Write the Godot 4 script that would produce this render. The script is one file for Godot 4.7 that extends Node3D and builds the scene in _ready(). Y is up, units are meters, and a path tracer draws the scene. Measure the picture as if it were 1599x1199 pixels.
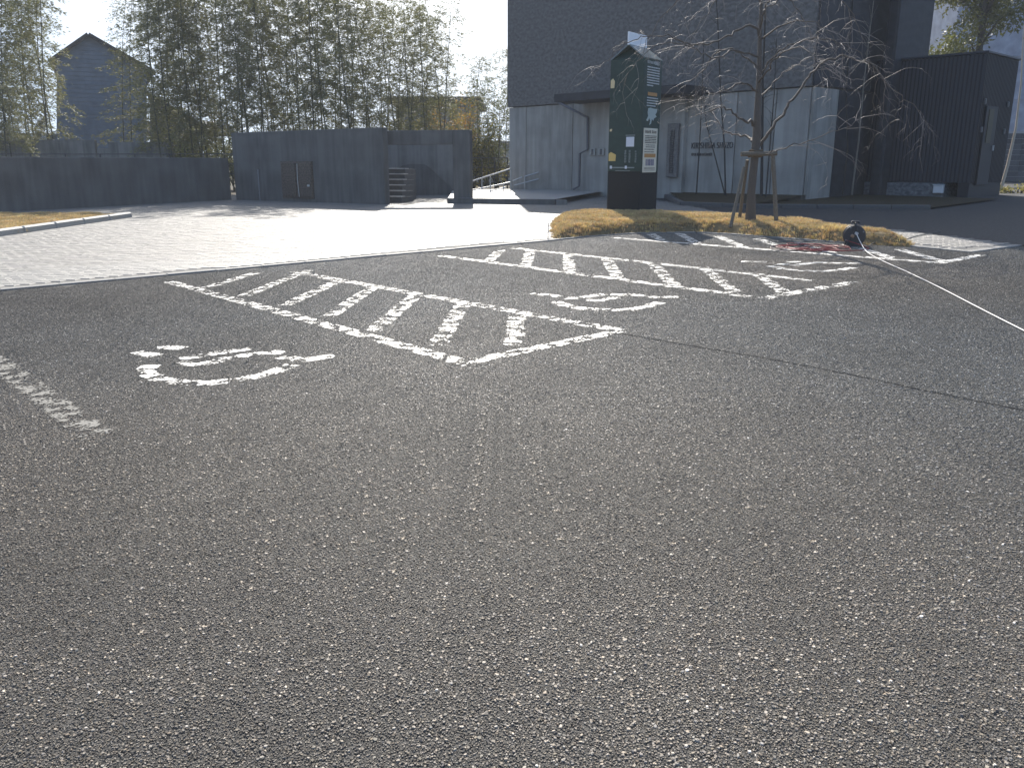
extends Node3D
# A car park in front of a dark brick building, seen against the winter sun.

const FOCAL := 1300.0
const HORIZON := 255.0
const EYE := 1.35
const SLOPE_X := 0.0173     # the car park climbs gently to the right ...
const SLOPE_Z := 0.0093     # ... and away from the camera

var pitch := atan((600.0 - HORIZON) / FOCAL)
var rng := RandomNumberGenerator.new()
var used := {}
var tilt := Basis()

# ------------------------------------------------------------------ mesh collector
class MB:
	var v := PackedVector3Array()
	var n := PackedVector3Array()
	var c := PackedColorArray()
	func tri(a: Vector3, b: Vector3, d: Vector3, out: Vector3, col := Color.WHITE) -> void:
		var m := (d - a).cross(b - a)
		if m.length_squared() < 1e-16:
			return
		m = m.normalized()
		if m.dot(out) < 0.0:
			m = -m
			v.append(a); v.append(d); v.append(b)
		else:
			v.append(a); v.append(b); v.append(d)
		for i in 3:
			n.append(m); c.append(col)
	func quad(a: Vector3, b: Vector3, d: Vector3, e: Vector3, out: Vector3, col := Color.WHITE) -> void:
		tri(a, b, d, out, col)
		tri(a, d, e, out, col)
	func tri_n(a: Vector3, b: Vector3, d: Vector3, na: Vector3, nb: Vector3, nd: Vector3, col := Color.WHITE) -> void:
		var m := (d - a).cross(b - a)
		if m.dot(na + nb + nd) < 0.0:
			v.append(a); v.append(d); v.append(b)
			n.append(na); n.append(nd); n.append(nb)
		else:
			v.append(a); v.append(b); v.append(d)
			n.append(na); n.append(nb); n.append(nd)
		for i in 3:
			c.append(col)
	func box(ctr: Vector3, size: Vector3, bs := Basis(), bevel := 0.0, col := Color.WHITE) -> void:
		var h := size * 0.5
		var b := minf(bevel, minf(h.x, minf(h.y, h.z)) * 0.9)
		for a in 3:
			var p := (a + 1) % 3
			var q := (a + 2) % 3
			for s in [-1.0, 1.0]:
				var k := []
				for st in [[-1.0, -1.0], [1.0, -1.0], [1.0, 1.0], [-1.0, 1.0]]:
					var w := Vector3()
					w[a] = s * h[a]; w[p] = st[0] * (h[p] - b); w[q] = st[1] * (h[q] - b)
					k.append(ctr + bs * w)
				var o := Vector3(); o[a] = s
				quad(k[0], k[1], k[2], k[3], bs * o, col)
		if b <= 0.0:
			return
		for a in 3:
			var p := (a + 1) % 3
			var q := (a + 2) % 3
			for s in [-1.0, 1.0]:
				for t in [-1.0, 1.0]:
					var w1 := Vector3(); w1[p] = s * h[p]; w1[q] = t * (h[q] - b)
					var w2 := Vector3(); w2[p] = s * (h[p] - b); w2[q] = t * h[q]
					var e1 := Vector3(); e1[a] = h[a] - b
					var o := Vector3(); o[p] = s; o[q] = t
					quad(ctr + bs * (w1 - e1), ctr + bs * (w1 + e1), ctr + bs * (w2 + e1), ctr + bs * (w2 - e1), bs * o, col)
		for s in [-1.0, 1.0]:
			for t in [-1.0, 1.0]:
				for u in [-1.0, 1.0]:
					var i := Vector3(s * (h.x - b), t * (h.y - b), u * (h.z - b))
					tri(ctr + bs * (i + Vector3(s * b, 0, 0)), ctr + bs * (i + Vector3(0, t * b, 0)), ctr + bs * (i + Vector3(0, 0, u * b)), bs * Vector3(s, t, u), col)
	func tube(pts: Array, radii: Array, sides := 6, col := Color.WHITE, caps := true) -> void:
		var rings := []
		var norms := []
		var side := Vector3.ZERO
		for i in pts.size():
			var d: Vector3 = (pts[mini(i + 1, pts.size() - 1)] - pts[maxi(i - 1, 0)]).normalized()
			if i == 0:
				side = d.cross(Vector3.UP if absf(d.y) < 0.9 else Vector3.RIGHT).normalized()
			else:
				side = (side - d * side.dot(d)).normalized()
			var up := d.cross(side)
			var r := []
			var m := []
			for k in sides:
				var a := TAU * k / sides
				var o := side * cos(a) + up * sin(a)
				m.append(o); r.append(pts[i] + o * float(radii[mini(i, radii.size() - 1)]))
			rings.append(r); norms.append(m)
		for i in pts.size() - 1:
			for k in sides:
				var l := (k + 1) % sides
				tri_n(rings[i][k], rings[i][l], rings[i + 1][l], norms[i][k], norms[i][l], norms[i + 1][l], col)
				tri_n(rings[i][k], rings[i + 1][l], rings[i + 1][k], norms[i][k], norms[i + 1][l], norms[i + 1][k], col)
		if caps and pts.size() > 1:
			for e in [0, pts.size() - 1]:
				var o: Vector3 = (pts[0] - pts[1]) if e == 0 else (pts[e] - pts[e - 1])
				for k in range(1, sides - 1):
					tri(rings[e][0], rings[e][k], rings[e][k + 1], o, col)
	func prism(poly: PackedVector2Array, xf: Transform3D, depth: float, col := Color.WHITE) -> void:
		# poly lies in the local xy plane, pushed back along local -z
		var ids := Geometry2D.triangulate_polygon(poly)
		for i in range(0, ids.size(), 3):
			var k := []
			for j in 3:
				k.append(Vector3(poly[ids[i + j]].x, poly[ids[i + j]].y, 0))
			tri(xf * k[0], xf * k[1], xf * k[2], xf.basis.z, col)
			var b := Vector3(0, 0, -depth)
			tri(xf * (k[0] + b), xf * (k[1] + b), xf * (k[2] + b), -xf.basis.z, col)
		var area := 0.0
		for i in poly.size():
			var q := poly[(i + 1) % poly.size()]
			area += poly[i].x * q.y - q.x * poly[i].y
		for i in poly.size():
			var p := poly[i]
			var q := poly[(i + 1) % poly.size()]
			var o := Vector3(q.y - p.y, p.x - q.x, 0) * signf(area)
			quad(xf * Vector3(p.x, p.y, 0), xf * Vector3(q.x, q.y, 0), xf * Vector3(q.x, q.y, -depth), xf * Vector3(p.x, p.y, -depth), xf.basis * o, col)
	func mesh() -> ArrayMesh:
		var arr := []
		arr.resize(Mesh.ARRAY_MAX)
		arr[Mesh.ARRAY_VERTEX] = v
		arr[Mesh.ARRAY_NORMAL] = n
		arr[Mesh.ARRAY_COLOR] = c
		var m := ArrayMesh.new()
		m.add_surface_from_arrays(Mesh.PRIMITIVE_TRIANGLES, arr)
		return m

# ------------------------------------------------------------------ small helpers
func ground(x: float, z: float) -> float:
	return SLOPE_X * x - SLOPE_Z * z

func on_ground(x: float, z: float, lift := 0.0) -> Vector3:
	return Vector3(x, ground(x, z) + lift, z)

func ray(px: float, py: float) -> Vector3:
	return Basis(Vector3.RIGHT, -pitch) * Vector3((px - 800.0) / FOCAL, (600.0 - py) / FOCAL, -1.0)

func gp(px: float, py: float, lift := 0.0) -> Vector3:          # where a sight line meets the ground (or a level above it)
	var d := ray(px, py)
	var t := (lift - EYE) / (d.y - SLOPE_X * d.x + SLOPE_Z * d.z)
	return Vector3(0, EYE, 0) + d * t

func dp(px: float, py: float, z: float) -> Vector3:             # where it meets the upright plane at depth z
	var d := ray(px, py)
	return Vector3(0, EYE, 0) + d * (z / d.z)

func hit(px: float, py: float, o: Vector3, nrm: Vector3) -> Vector3:
	var d := ray(px, py)
	return Vector3(0, EYE, 0) + d * ((o - Vector3(0, EYE, 0)).dot(nrm) / d.dot(nrm))

func numbered(called: String) -> String:
	if not used.has(called):
		used[called] = 0
		return called
	used[called] += 1
	return "%s_%03d" % [called, used[called]]

func tag(o: Node3D, label: String, category: String, group := "", kind := "") -> Node3D:
	if label: o.set_meta("label", label)
	if category: o.set_meta("category", category)
	if group: o.set_meta("group", group)
	if kind: o.set_meta("kind", kind)
	return o

func thing(called: String, label: String, category: String, at := Vector3.ZERO, bs := Basis(), group := "") -> Node3D:
	var o := Node3D.new()
	o.name = numbered(called)
	add_child(o, true)
	o.transform = Transform3D(bs, at)
	return tag(o, label, category, group)

func part(called: String, m: Mesh, mat: Material, parent: Node3D, at := Transform3D()) -> MeshInstance3D:
	var o := MeshInstance3D.new()
	o.name = called
	o.mesh = m
	o.material_override = mat
	o.transform = at
	parent.add_child(o, true)
	return o

func solo(called: String, m: Mesh, mat: Material, label := "", category := "", group := "", kind := "") -> MeshInstance3D:
	var o := MeshInstance3D.new()
	o.name = numbered(called)
	o.mesh = m
	o.material_override = mat
	add_child(o, true)
	tag(o, label, category, group, kind)
	return o

func lin(r: float, g: float, b: float) -> Color:
	return Color(r, g, b).linear_to_srgb()

func mat(col: Color, rough := 0.85, spec := 0.5, vertex := false) -> StandardMaterial3D:
	var m := StandardMaterial3D.new()
	m.albedo_color = col
	m.roughness = rough
	m.metallic_specular = spec
	m.vertex_color_use_as_albedo = vertex
	return m

func noise(freq: float, sd: int, octaves := 4, kind := FastNoiseLite.TYPE_SIMPLEX) -> FastNoiseLite:
	var f := FastNoiseLite.new()
	f.noise_type = kind
	f.seed = sd
	f.frequency = freq
	f.fractal_octaves = octaves
	return f

func mottle(freq: float, sd: int, lo: Color, hi: Color, size := 512, octaves := 5) -> NoiseTexture2D:
	var t := NoiseTexture2D.new()
	t.width = size; t.height = size
	t.seamless = true
	t.noise = noise(freq, sd, octaves)
	var g := Gradient.new()
	g.set_color(0, lo); g.set_color(1, hi)
	t.color_ramp = g
	return t

func relief(freq: float, sd: int, size := 512, strength := 4.0) -> NoiseTexture2D:
	var t := NoiseTexture2D.new()
	t.width = size; t.height = size
	t.seamless = true
	t.as_normal_map = true
	t.bump_strength = strength
	t.noise = noise(freq, sd, 4)
	return t

func surfaced(col: Color, rough: float, spec: float, tex: Texture2D, per_metre: float, nrm: Texture2D = null, nscale := 0.6) -> StandardMaterial3D:
	var m := mat(col, rough, spec)
	m.albedo_texture = tex
	m.uv1_triplanar = true
	m.uv1_world_triplanar = true
	m.uv1_scale = Vector3.ONE * per_metre
	if nrm:
		m.normal_enabled = true
		m.normal_texture = nrm
		m.normal_scale = nscale
	return m

func scatter(called: String, m: Mesh, mt: Material, xf: Array, cols: Array, parent: Node3D) -> MultiMeshInstance3D:
	var mm := MultiMesh.new()
	mm.transform_format = MultiMesh.TRANSFORM_3D
	mm.use_colors = true
	mm.mesh = m
	mm.instance_count = xf.size()
	for i in xf.size():
		mm.set_instance_transform(i, xf[i])
		mm.set_instance_color(i, cols[i])
	var o := MultiMeshInstance3D.new()
	o.name = called if parent != self else numbered(called)
	o.multimesh = mm
	o.material_override = mt
	parent.add_child(o, true)
	return o

func xz(p: Vector3) -> Vector2:
	return Vector2(p.x, p.z)

func edge_distance(p: Vector2, poly: PackedVector2Array) -> float:      # positive inside
	var d := 1e9
	for i in poly.size():
		d = minf(d, p.distance_to(Geometry2D.get_closest_point_to_segment(p, poly[i], poly[(i + 1) % poly.size()])))
	return d if Geometry2D.is_point_in_polygon(p, poly) else -d

func sheet(poly: PackedVector2Array, lift: float) -> ArrayMesh:
	var b := MB.new()
	var ids := Geometry2D.triangulate_polygon(poly)
	for i in range(0, ids.size(), 3):
		var k := []
		for j in 3:
			k.append(on_ground(poly[ids[i + j]].x, poly[ids[i + j]].y, lift))
		b.tri(k[0], k[1], k[2], Vector3.UP)
	return b.mesh()

# ------------------------------------------------------------------ ground pieces
func chip_tile(sd: int, size: float, coarse: float) -> ArrayMesh:
	# one square of road surface: fine grit with larger angular stones set among it
	var r := RandomNumberGenerator.new()
	r.seed = sd
	var vs := PackedVector3Array()
	var cs := PackedColorArray()
	var ix := PackedInt32Array()
	for tier in 3:
		var cells: int = [36, 17, 7][tier]
		var step := size / cells
		for i in cells:
			for j in cells:
				if tier > 0 and r.randf() > [1.0, 0.62, 0.55][tier] * coarse:
					continue
				var rad: float = [r.randf_range(0.0023, 0.0043), r.randf_range(0.0042, 0.0068), r.randf_range(0.0055, 0.0095)][tier]
				var ctr := Vector3((i + r.randf()) * step - size * 0.5, 0, (j + r.randf()) * step - size * 0.5)
				var top: float = rad * [r.randf_range(0.3, 1.0), r.randf_range(0.3, 0.75), r.randf_range(0.25, 0.5)][tier]
				var tone: float = [r.randf_range(0.045, 0.125), r.randf_range(0.06, 0.15), r.randf_range(0.08, 0.2)][tier]
				if tier > 0 and r.randf() > 0.93: tone = r.randf_range(0.16, 0.26)
				if tier > 0 and r.randf() > 0.988: tone = r.randf_range(0.3, 0.5)
				var warm := r.randf_range(0.03, 0.22)
				var col := Color(tone * (1.0 + 0.7 * warm), tone, tone * (1.0 - 0.9 * warm))
				var sides := 5 if tier > 0 or r.randf() < 0.3 else 4
				var a0 := r.randf() * TAU
				var stretch := r.randf_range(0.55, 1.0)
				var turn := r.randf() * PI
				var lean := Vector2(r.randf_range(-0.5, 0.5), r.randf_range(-0.5, 0.5))
				var first := vs.size()
				for lvl in 2:
					for k in sides:
						var a := a0 + TAU * (k + r.randf_range(-0.28, 0.28)) / sides
						var q := Vector2(cos(a), sin(a) * stretch).rotated(turn) * rad * (1.0 if lvl == 0 else r.randf_range(0.5, 0.8))
						var y := -0.002 if lvl == 0 else top * (1.0 + lean.dot(q / rad))
						vs.append(ctr + Vector3(q.x, y, q.y))
						cs.append(col)
				for k in sides:
					var l := (k + 1) % sides
					ix.append_array([first + k, first + l, first + sides + l, first + k, first + sides + l, first + sides + k])
				for k in range(1, sides - 1):
					ix.append_array([first + sides, first + sides + k, first + sides + k + 1])
	var arr := []
	arr.resize(Mesh.ARRAY_MAX)
	arr[Mesh.ARRAY_VERTEX] = vs
	arr[Mesh.ARRAY_COLOR] = cs
	arr[Mesh.ARRAY_INDEX] = ix
	var m := ArrayMesh.new()
	m.add_surface_from_arrays(Mesh.PRIMITIVE_TRIANGLES, arr)
	return m

var wear := FastNoiseLite.new()
var wear_fine := FastNoiseLite.new()

func painted(line: Array, width: float, cover: float, cell := 0.0125) -> ArrayMesh:
	# a brushed-on line of road paint, broken where traffic has worn it off the chips
	var b := MB.new()
	for i in line.size() - 1:
		var p := xz(line[i])
		var q := xz(line[i + 1])
		var along := (q - p).normalized()
		var across := Vector2(-along.y, along.x)
		var n := int(ceil(p.distance_to(q) / cell))
		var m := int(ceil(width / cell))
		for k in n:
			for l in m:
				var s := (k + 0.5) * cell
				var w := (l + 0.5) / m - 0.5
				var ctr := p + along * s + across * w * width
				var keep := wear.get_noise_2d(ctr.x * 100.0, ctr.y * 100.0) * 0.75 + wear_fine.get_noise_2d(ctr.x * 100.0, ctr.y * 100.0) * 0.55 + (cover - 0.5) * 1.5
				keep -= maxf(0.0, absf(w) - 0.36) * 2.2
				if keep < 0.0:
					continue
				var thin := clampf(0.62 + keep * 1.3, 0.62, 1.0)
				var shade := Color(thin, thin * 0.99, thin * 0.97)
				var k4 := []
				for o in [[0, 0], [1, 0], [1, 1], [0, 1]]:
					var c2: Vector2 = p + along * (k + o[0]) * cell + across * ((l + o[1]) / float(m) - 0.5) * width
					var hsh := sin(c2.x * 931.7 + c2.y * 577.3) * 43758.5
					k4.append(on_ground(c2.x, c2.y, 0.0034 + 0.0016 * (hsh - floor(hsh))))
				b.quad(k4[0], k4[1], k4[2], k4[3], Vector3.UP, shade)
	return b.mesh()

func px_line(pts: Array) -> Array:
	var r := []
	for p in pts:
		r.append(gp(p[0], p[1]))
	return r

func tuft(sd: int, blades: int, tall: float, spread: float) -> ArrayMesh:
	var r := RandomNumberGenerator.new()
	r.seed = sd
	var b := MB.new()
	for i in blades:
		var a := r.randf() * TAU
		var root := Vector3(cos(a), 0, sin(a)) * spread * sqrt(r.randf())
		var lean := Vector3(cos(a + r.randf_range(-1, 1)), 0, sin(a + r.randf_range(-1, 1))) * r.randf_range(0.2, 1.1)
		var h := tall * r.randf_range(0.5, 1.0)
		var w := Vector3(-lean.z, 0, lean.x).normalized() * 0.0035
		var mid := root + lean * h * 0.35 + Vector3(0, h * 0.65, 0)
		var tip := root + lean * h + Vector3(0, h, 0)
		var t := r.randf_range(0.6, 1.2)
		var col := Color(t, t * r.randf_range(0.9, 1.05), t * r.randf_range(0.75, 1.1))
		b.quad(root - w, root + w, mid + w * 0.8, mid - w * 0.8, Vector3(0.2, 1, 0.5), col)
		b.tri(mid - w * 0.8, mid + w * 0.8, tip, Vector3(0.2, 1, 0.5), col)
	return b.mesh()

# ------------------------------------------------------------------ plants
func leaf(b: MB, at: Vector3, dir: Vector3, length: float, width: float, r: RandomNumberGenerator, col: Color) -> void:
	var side := dir.cross(Vector3(r.randf_range(-1, 1), r.randf_range(-1, 1), r.randf_range(-1, 1))).normalized() * width * 0.5
	var mid := at + dir * length * 0.4
	var nrm := dir.cross(side)
	b.tri(at, mid + side, mid - side, nrm, col)
	b.tri(mid + side, at + dir * length, mid - side, nrm, col)

func bamboo_shape(sd: int, tall: float, from: float, fullness: float) -> Array:
	var r := RandomNumberGenerator.new()
	r.seed = sd
	var culm := MB.new()
	var fol := MB.new()
	var lean := Vector3(r.randf_range(-0.09, 0.09), 0, r.randf_range(-0.06, 0.06))
	var bend := Vector3(r.randf_range(-1, 1), 0, r.randf_range(-0.6, 0.6)).normalized() * r.randf_range(0.3, 0.9)
	var pts := []
	var rad := []
	var steps := 14
	for i in steps + 1:
		var f := i / float(steps)
		pts.append(Vector3(0, f * tall * (1.0 - 0.04 * f * f), 0) + lean * f * tall + bend * f * f * f)
		rad.append(lerpf(0.034, 0.006, f))
	culm.tube(pts, rad, 6)
	var h := from
	var turn := r.randf() * TAU
	while h < tall * 0.99:
		var f := h / tall
		var fi := f * steps
		var base: Vector3 = pts[int(fi)].lerp(pts[mini(int(fi) + 1, steps)], fi - int(fi))
		turn += PI + r.randf_range(-0.7, 0.7)
		for s in (3 if r.randf() < fullness else 2):
			var a := turn + r.randf_range(-0.8, 0.8) + s * 2.1
			var reach := lerpf(1.5, 0.7, f) * r.randf_range(0.5, 1.15)
			var out := Vector3(cos(a), 0, sin(a))
			var rise := r.randf_range(0.35, 0.75)
			var br := []
			for k in 5:
				var g := k / 4.0
				br.append(base + out * reach * g + Vector3(0, reach * (rise * g - 0.75 * g * g), 0))
			culm.tube(br, [0.005, 0.004, 0.003, 0.002, 0.0015], 3, Color.WHITE, false)
			for k in int(32 * fullness + 8):
				var g := sqrt(r.randf_range(0.04, 1.0))
				var q: Vector3 = br[int(g * 3.99)].lerp(br[int(g * 3.99) + 1], g * 4.0 - int(g * 3.99)) + Vector3(r.randfn() * 0.1, r.randf_range(-0.12, 0.05), r.randfn() * 0.1)
				var az := a + r.randf_range(-1.3, 1.3)
				for l in 4:
					var d := Vector3(cos(az), r.randf_range(-0.9, 0.1), sin(az)).normalized()
					az += r.randf_range(-0.9, 0.9)
					var t := r.randf_range(0.65, 1.25)
					leaf(fol, q, d, r.randf_range(0.1, 0.17), r.randf_range(0.014, 0.022), r, Color(t * r.randf_range(0.9, 1.15), t, t * r.randf_range(0.7, 1.0)))
		h += r.randf_range(0.2, 0.32)
	return [culm.mesh(), fol.mesh()]

func crown(sd: int, lobes: Array, count: int, lsize: float, hue: Color, hue2: Color) -> ArrayMesh:
	# leaves clumped on twig ends spread through several overlapping volumes; a lobe is [centre, radii]
	var r := RandomNumberGenerator.new()
	r.seed = sd
	var b := MB.new()
	for l in lobes:
		for i in count / lobes.size() / 9:
			var u := Vector3(r.randfn(), r.randfn(), r.randfn()).normalized() * pow(r.randf(), 0.4)
			var ctr: Vector3 = l[0] + u * l[1]
			var out := (u + Vector3(0, 0.2, 0)).normalized()
			var t := r.randf()
			for k in 9:
				var at := ctr + Vector3(r.randfn(), r.randfn(), r.randfn()) * lsize * 1.1
				var d := (out + Vector3(r.randfn(), r.randfn() - 0.4, r.randfn()) * 0.9).normalized()
				var col := hue.lerp(hue2, clampf(t + r.randf_range(-0.3, 0.3), 0, 1)) * r.randf_range(0.7, 1.2)
				leaf(b, at, d, lsize * r.randf_range(0.8, 1.5), lsize * r.randf_range(0.4, 0.7), r, col)
	return b.mesh()

func glyph(b: MB, at: Vector3, size: float, sd: int, depth: float, e: Vector3, up: Vector3, o: Vector3) -> void:
	# a written character as a handful of brush strokes
	var r := RandomNumberGenerator.new()
	r.seed = sd
	var bs := Basis(e, up, o)
	var w := size * 0.11
	for i in 3 + r.randi() % 2:
		var y := lerpf(-0.42, 0.42, i / 3.0) * size
		b.box(at + bs * Vector3(r.randf_range(-0.06, 0.06) * size, y, depth * 0.5), Vector3(size * r.randf_range(0.5, 0.9), w, depth), bs)
	for i in 2:
		b.box(at + bs * Vector3((i - 0.5) * size * r.randf_range(0.3, 0.8), 0, depth * 0.52), Vector3(w, size * r.randf_range(0.6, 0.95), depth * 0.9), bs)

# ================================================================== the scene
func _ready() -> void:
	rng.seed = 20
	wear = noise(0.055, 3, 3)
	wear_fine = noise(0.32, 8, 2)
	var up_n := Vector3(-SLOPE_X, 1, SLOPE_Z).normalized()
	var tx := Vector3(1, SLOPE_X, 0).normalized()
	tilt = Basis(tx, up_n, tx.cross(up_n))

	# ---- camera
	var cam := Camera3D.new()
	cam.name = "camera"
	cam.position = Vector3(0, EYE, 0)
	cam.rotation = Vector3(-pitch, 0, 0)
	cam.fov = rad_to_deg(2.0 * atan(599.5 / FOCAL))
	cam.near = 0.05
	cam.far = 2000.0
	add_child(cam)
	cam.current = true

	# ---- sky
	var env := Environment.new()
	env.background_mode = Environment.BG_SKY
	var psm := ProceduralSkyMaterial.new()
	psm.sky_top_color = Color(0.42, 0.53, 0.7)
	psm.sky_horizon_color = Color(0.66, 0.78, 0.9)
	psm.sky_curve = 0.16
	psm.sky_energy_multiplier = 1.0
	psm.ground_bottom_color = Color(0.3, 0.29, 0.27)
	psm.ground_horizon_color = Color(0.6, 0.6, 0.6)
	psm.sun_angle_max = 70.0
	psm.sun_curve = 0.5
	var sky := Sky.new()
	sky.sky_material = psm
	env.sky = sky
	env.tonemap_mode = Environment.TONE_MAPPER_LINEAR
	env.tonemap_exposure = 1.8
	env.fog_enabled = true
	env.fog_density = 0.0012
	env.fog_light_color = Color(0.95, 0.96, 0.97)
	env.sdfgi_enabled = true
	env.ssao_enabled = true
	env.ssil_enabled = true
	var we := WorldEnvironment.new()
	we.name = "environment"
	we.environment = env
	add_child(we)

	# ---- sun: ahead of the camera, 36 degrees up, a touch left
	var sun := DirectionalLight3D.new()
	sun.name = "sun"
	add_child(sun)
	sun.look_at_from_position(Vector3.ZERO, Vector3(0.07, -1.0, 1.38), Vector3.UP)
	sun.light_energy = 1.6
	sun.light_angular_distance = 0.5
	sun.light_color = Color(1.0, 0.975, 0.935)
	sun.shadow_enabled = true

	setting()
	markings()
	walls()
	building()
	annex()
	far_buildings()
	island()
	carton()
	cherry()
	reel()
	bamboo()
	greenery()

# ------------------------------------------------------------------ ground, asphalt, paving
var asphalt_edge := []
var island_poly := PackedVector2Array()
var lawn_poly := PackedVector2Array()

func setting() -> void:
	var soil := surfaced(lin(0.14, 0.12, 0.09), 0.95, 0.3, mottle(0.02, 5, Color(0.6, 0.6, 0.6), Color.WHITE), 0.4)
	var far_sheet := PackedVector2Array([Vector2(-500, 60), Vector2(500, 60), Vector2(500, -600), Vector2(-500, -600)])
	solo("ground", sheet(far_sheet, -0.05), soil, "", "", "", "structure")

	# where the asphalt meets the paving, left to right
	var e0 := gp(0, 455)
	var e1 := gp(862, 377)
	var dir := (e1 - e0).normalized()
	asphalt_edge = [e0 - dir * 14.0, e0, e1]
	for p in [[923, 370.5], [994, 365.5], [1088, 364.5], [1150, 367.5], [1200, 371.5], [1290, 378.5], [1420, 386], [1518, 395.5]]:
		asphalt_edge.append(gp(p[0], p[1]))
	var e2 := gp(1518, 395.5)
	var e3 := gp(1599, 385)
	asphalt_edge.append(e2 + (e3 - e2).normalized() * 16.0)
	var poly := PackedVector2Array()
	for p in asphalt_edge:
		poly.append(xz(p))
	poly.append(Vector2(30, 12))
	poly.append(Vector2(-30, 12))
	var binder := surfaced(lin(0.08, 0.075, 0.067), 0.8, 0.4, mottle(0.05, 9, Color(0.55, 0.55, 0.55), Color.WHITE), 1.3, relief(0.12, 4), 1.0)
	var asphalt := solo("asphalt", sheet(poly, 0.0), binder, "", "", "", "structure")
	var tone := noise(0.13, 77, 2)
	var grit := noise(0.22, 91, 2)
	var blot := noise(0.7, 93, 2)
	var tiles := []
	for k in 15:
		tiles.append([chip_tile(100 + k, 0.25, 0.42 + 0.055 * k), [], []])
	for i in range(-52, 60):
		for j in range(0, 68):
			var x := i * 0.25 + 0.125
			var z := -1.0 - j * 0.25
			if absf(x) > -z * 0.72 + 1.6:
				continue
			if not Geometry2D.is_point_in_polygon(Vector2(x, z), poly):
				continue
			var k := clampi(int(6.5 + 11.0 * grit.get_noise_2d(x, z) + rng.randf_range(-2.5, 3.5)), 0, 14)
			var t: float = 1.4 + 0.42 * tone.get_noise_2d(x, z) + 0.22 * blot.get_noise_2d(x, z)
			var browner: float = 0.1 * tone.get_noise_2d(x * 0.7 + 50.0, z * 0.7)
			tiles[k][1].append(Transform3D(tilt * Basis(Vector3.UP, (rng.randi() % 4) * PI / 2), on_ground(x, z)))
			tiles[k][2].append(Color(t * (1.02 + browner), t, t * (0.95 - browner)))
	var chips := mat(Color.WHITE, 0.62, 0.42, true)
	for t in tiles:
		tag(scatter("stone_chips", t[0], chips, t[1], t[2], asphalt), "", "", "", "stuff")

	# paving of small concrete blocks behind that edge
	var back := PackedVector2Array()
	for p in asphalt_edge:
		back.append(xz(p))
	back.append(Vector2(30, -24)); back.append(Vector2(16, -34)); back.append(Vector2(-26, -34)); back.append(Vector2(-26, -4))
	var bed := surfaced(lin(0.24, 0.23, 0.21), 0.9, 0.4, mottle(0.08, 12, Color(0.6, 0.6, 0.6), Color.WHITE), 1.0)
	var paving := solo("paving", sheet(back, 0.0145), bed, "", "", "", "structure")
	for p in [[866, 375], [923, 369.5], [994, 364.5], [1088, 363.5], [1150, 366.5], [1200, 370.5], [1290, 377.5], [1350, 382], [1422, 386]]:
		island_poly.append(xz(gp(p[0], p[1])))
	for p in [[1424, 382.5], [1392, 371]]:
		island_poly.append(xz(gp(p[0], p[1], 0.03)))
	for p in [[1345, 357], [1290, 346], [1200, 339], [1120, 334], [1030, 330], [940, 329], [880, 331], [866, 338]]:
		island_poly.append(xz(gp(p[0], p[1], 0.15)))
	var lk0 := gp(-160, 394)
	var lk1 := gp(203, 341)
	lawn_poly = PackedVector2Array([xz(lk0), xz(lk1), xz(gp(150, 336)), xz(gp(0, 336)), xz(gp(-200, 344))])
	var pm := MB.new()
	var w := 0.218
	var dd := 0.108
	pm_paver(pm, w, dd, 0.006)
	var pmesh := pm.mesh()
	var pmat := surfaced(lin(0.245, 0.235, 0.215), 0.55, 0.5, mottle(0.06, 21, Color(0.72, 0.72, 0.72), Color.WHITE), 2.2, relief(0.2, 23), 0.5)
	pmat.vertex_color_use_as_albedo = true
	# drive by the building's right half, cut along its shadow; shade put into the colour
	var shaded_drive := PackedVector2Array([xz(gp(1040, 316)), xz(gp(1120, 332)), xz(gp(1350, 355)), xz(gp(1620, 388)), Vector2(30, -14), Vector2(30, -34), Vector2(2, -34)])
	solo("shaded_drive", sheet(shaded_drive, 0.021), surfaced(lin(0.05, 0.05, 0.052), 0.8, 0.4, mottle(0.03, 14, Color(0.6, 0.6, 0.6), Color.WHITE), 0.8, relief(0.2, 15), 0.8), "", "", "", "structure")
	var spots := []
	var skew := Basis(Vector3.UP, deg_to_rad(-8.0))
	for r in range(-30, 330):
		for q in range(-170, 130):
			var l := skew * Vector3((q + 0.5 * (r % 2)) * 0.222, 0, -8.0 - r * 0.111)
			if absf(l.x) > -l.z * 0.66 + 1.4:
				continue
			var p2 := Vector2(l.x, l.z)
			if not Geometry2D.is_point_in_polygon(p2, back) or edge_distance(p2, back) < 0.245:
				continue
			if Geometry2D.is_point_in_polygon(p2, lawn_poly) or (Geometry2D.is_point_in_polygon(p2, island_poly)):
				continue
			if l.z < -31.5:
				continue
			var jig := Basis(Vector3(rng.randf_range(-1, 1), 0, rng.randf_range(-1, 1)).normalized(), deg_to_rad(rng.randf_range(-0.8, 0.8)))
			var xf := Transform3D(tilt * jig * skew, on_ground(l.x, l.z, 0.022 + rng.randf_range(-0.0015, 0.0015)))
			var t := rng.randf_range(0.72, 1.02)
			if Geometry2D.is_point_in_polygon(p2, shaded_drive):
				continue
			spots.append([l.x * l.x + l.z * l.z, xf, Color(t, t * rng.randf_range(0.97, 1.0), t * rng.randf_range(0.94, 1.0))])
	spots.sort_custom(func(a, b): return a[0] < b[0])
	var xf_rest := []
	var col_rest := []
	for i in spots.size():
		if i < 300:
			part("paver", pmesh, pmat, paving, spots[i][1])
		else:
			xf_rest.append(spots[i][1]); col_rest.append(spots[i][2])
	tag(scatter("pavers", pmesh, pmat, xf_rest, col_rest, paving), "", "", "", "stuff")

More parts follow.
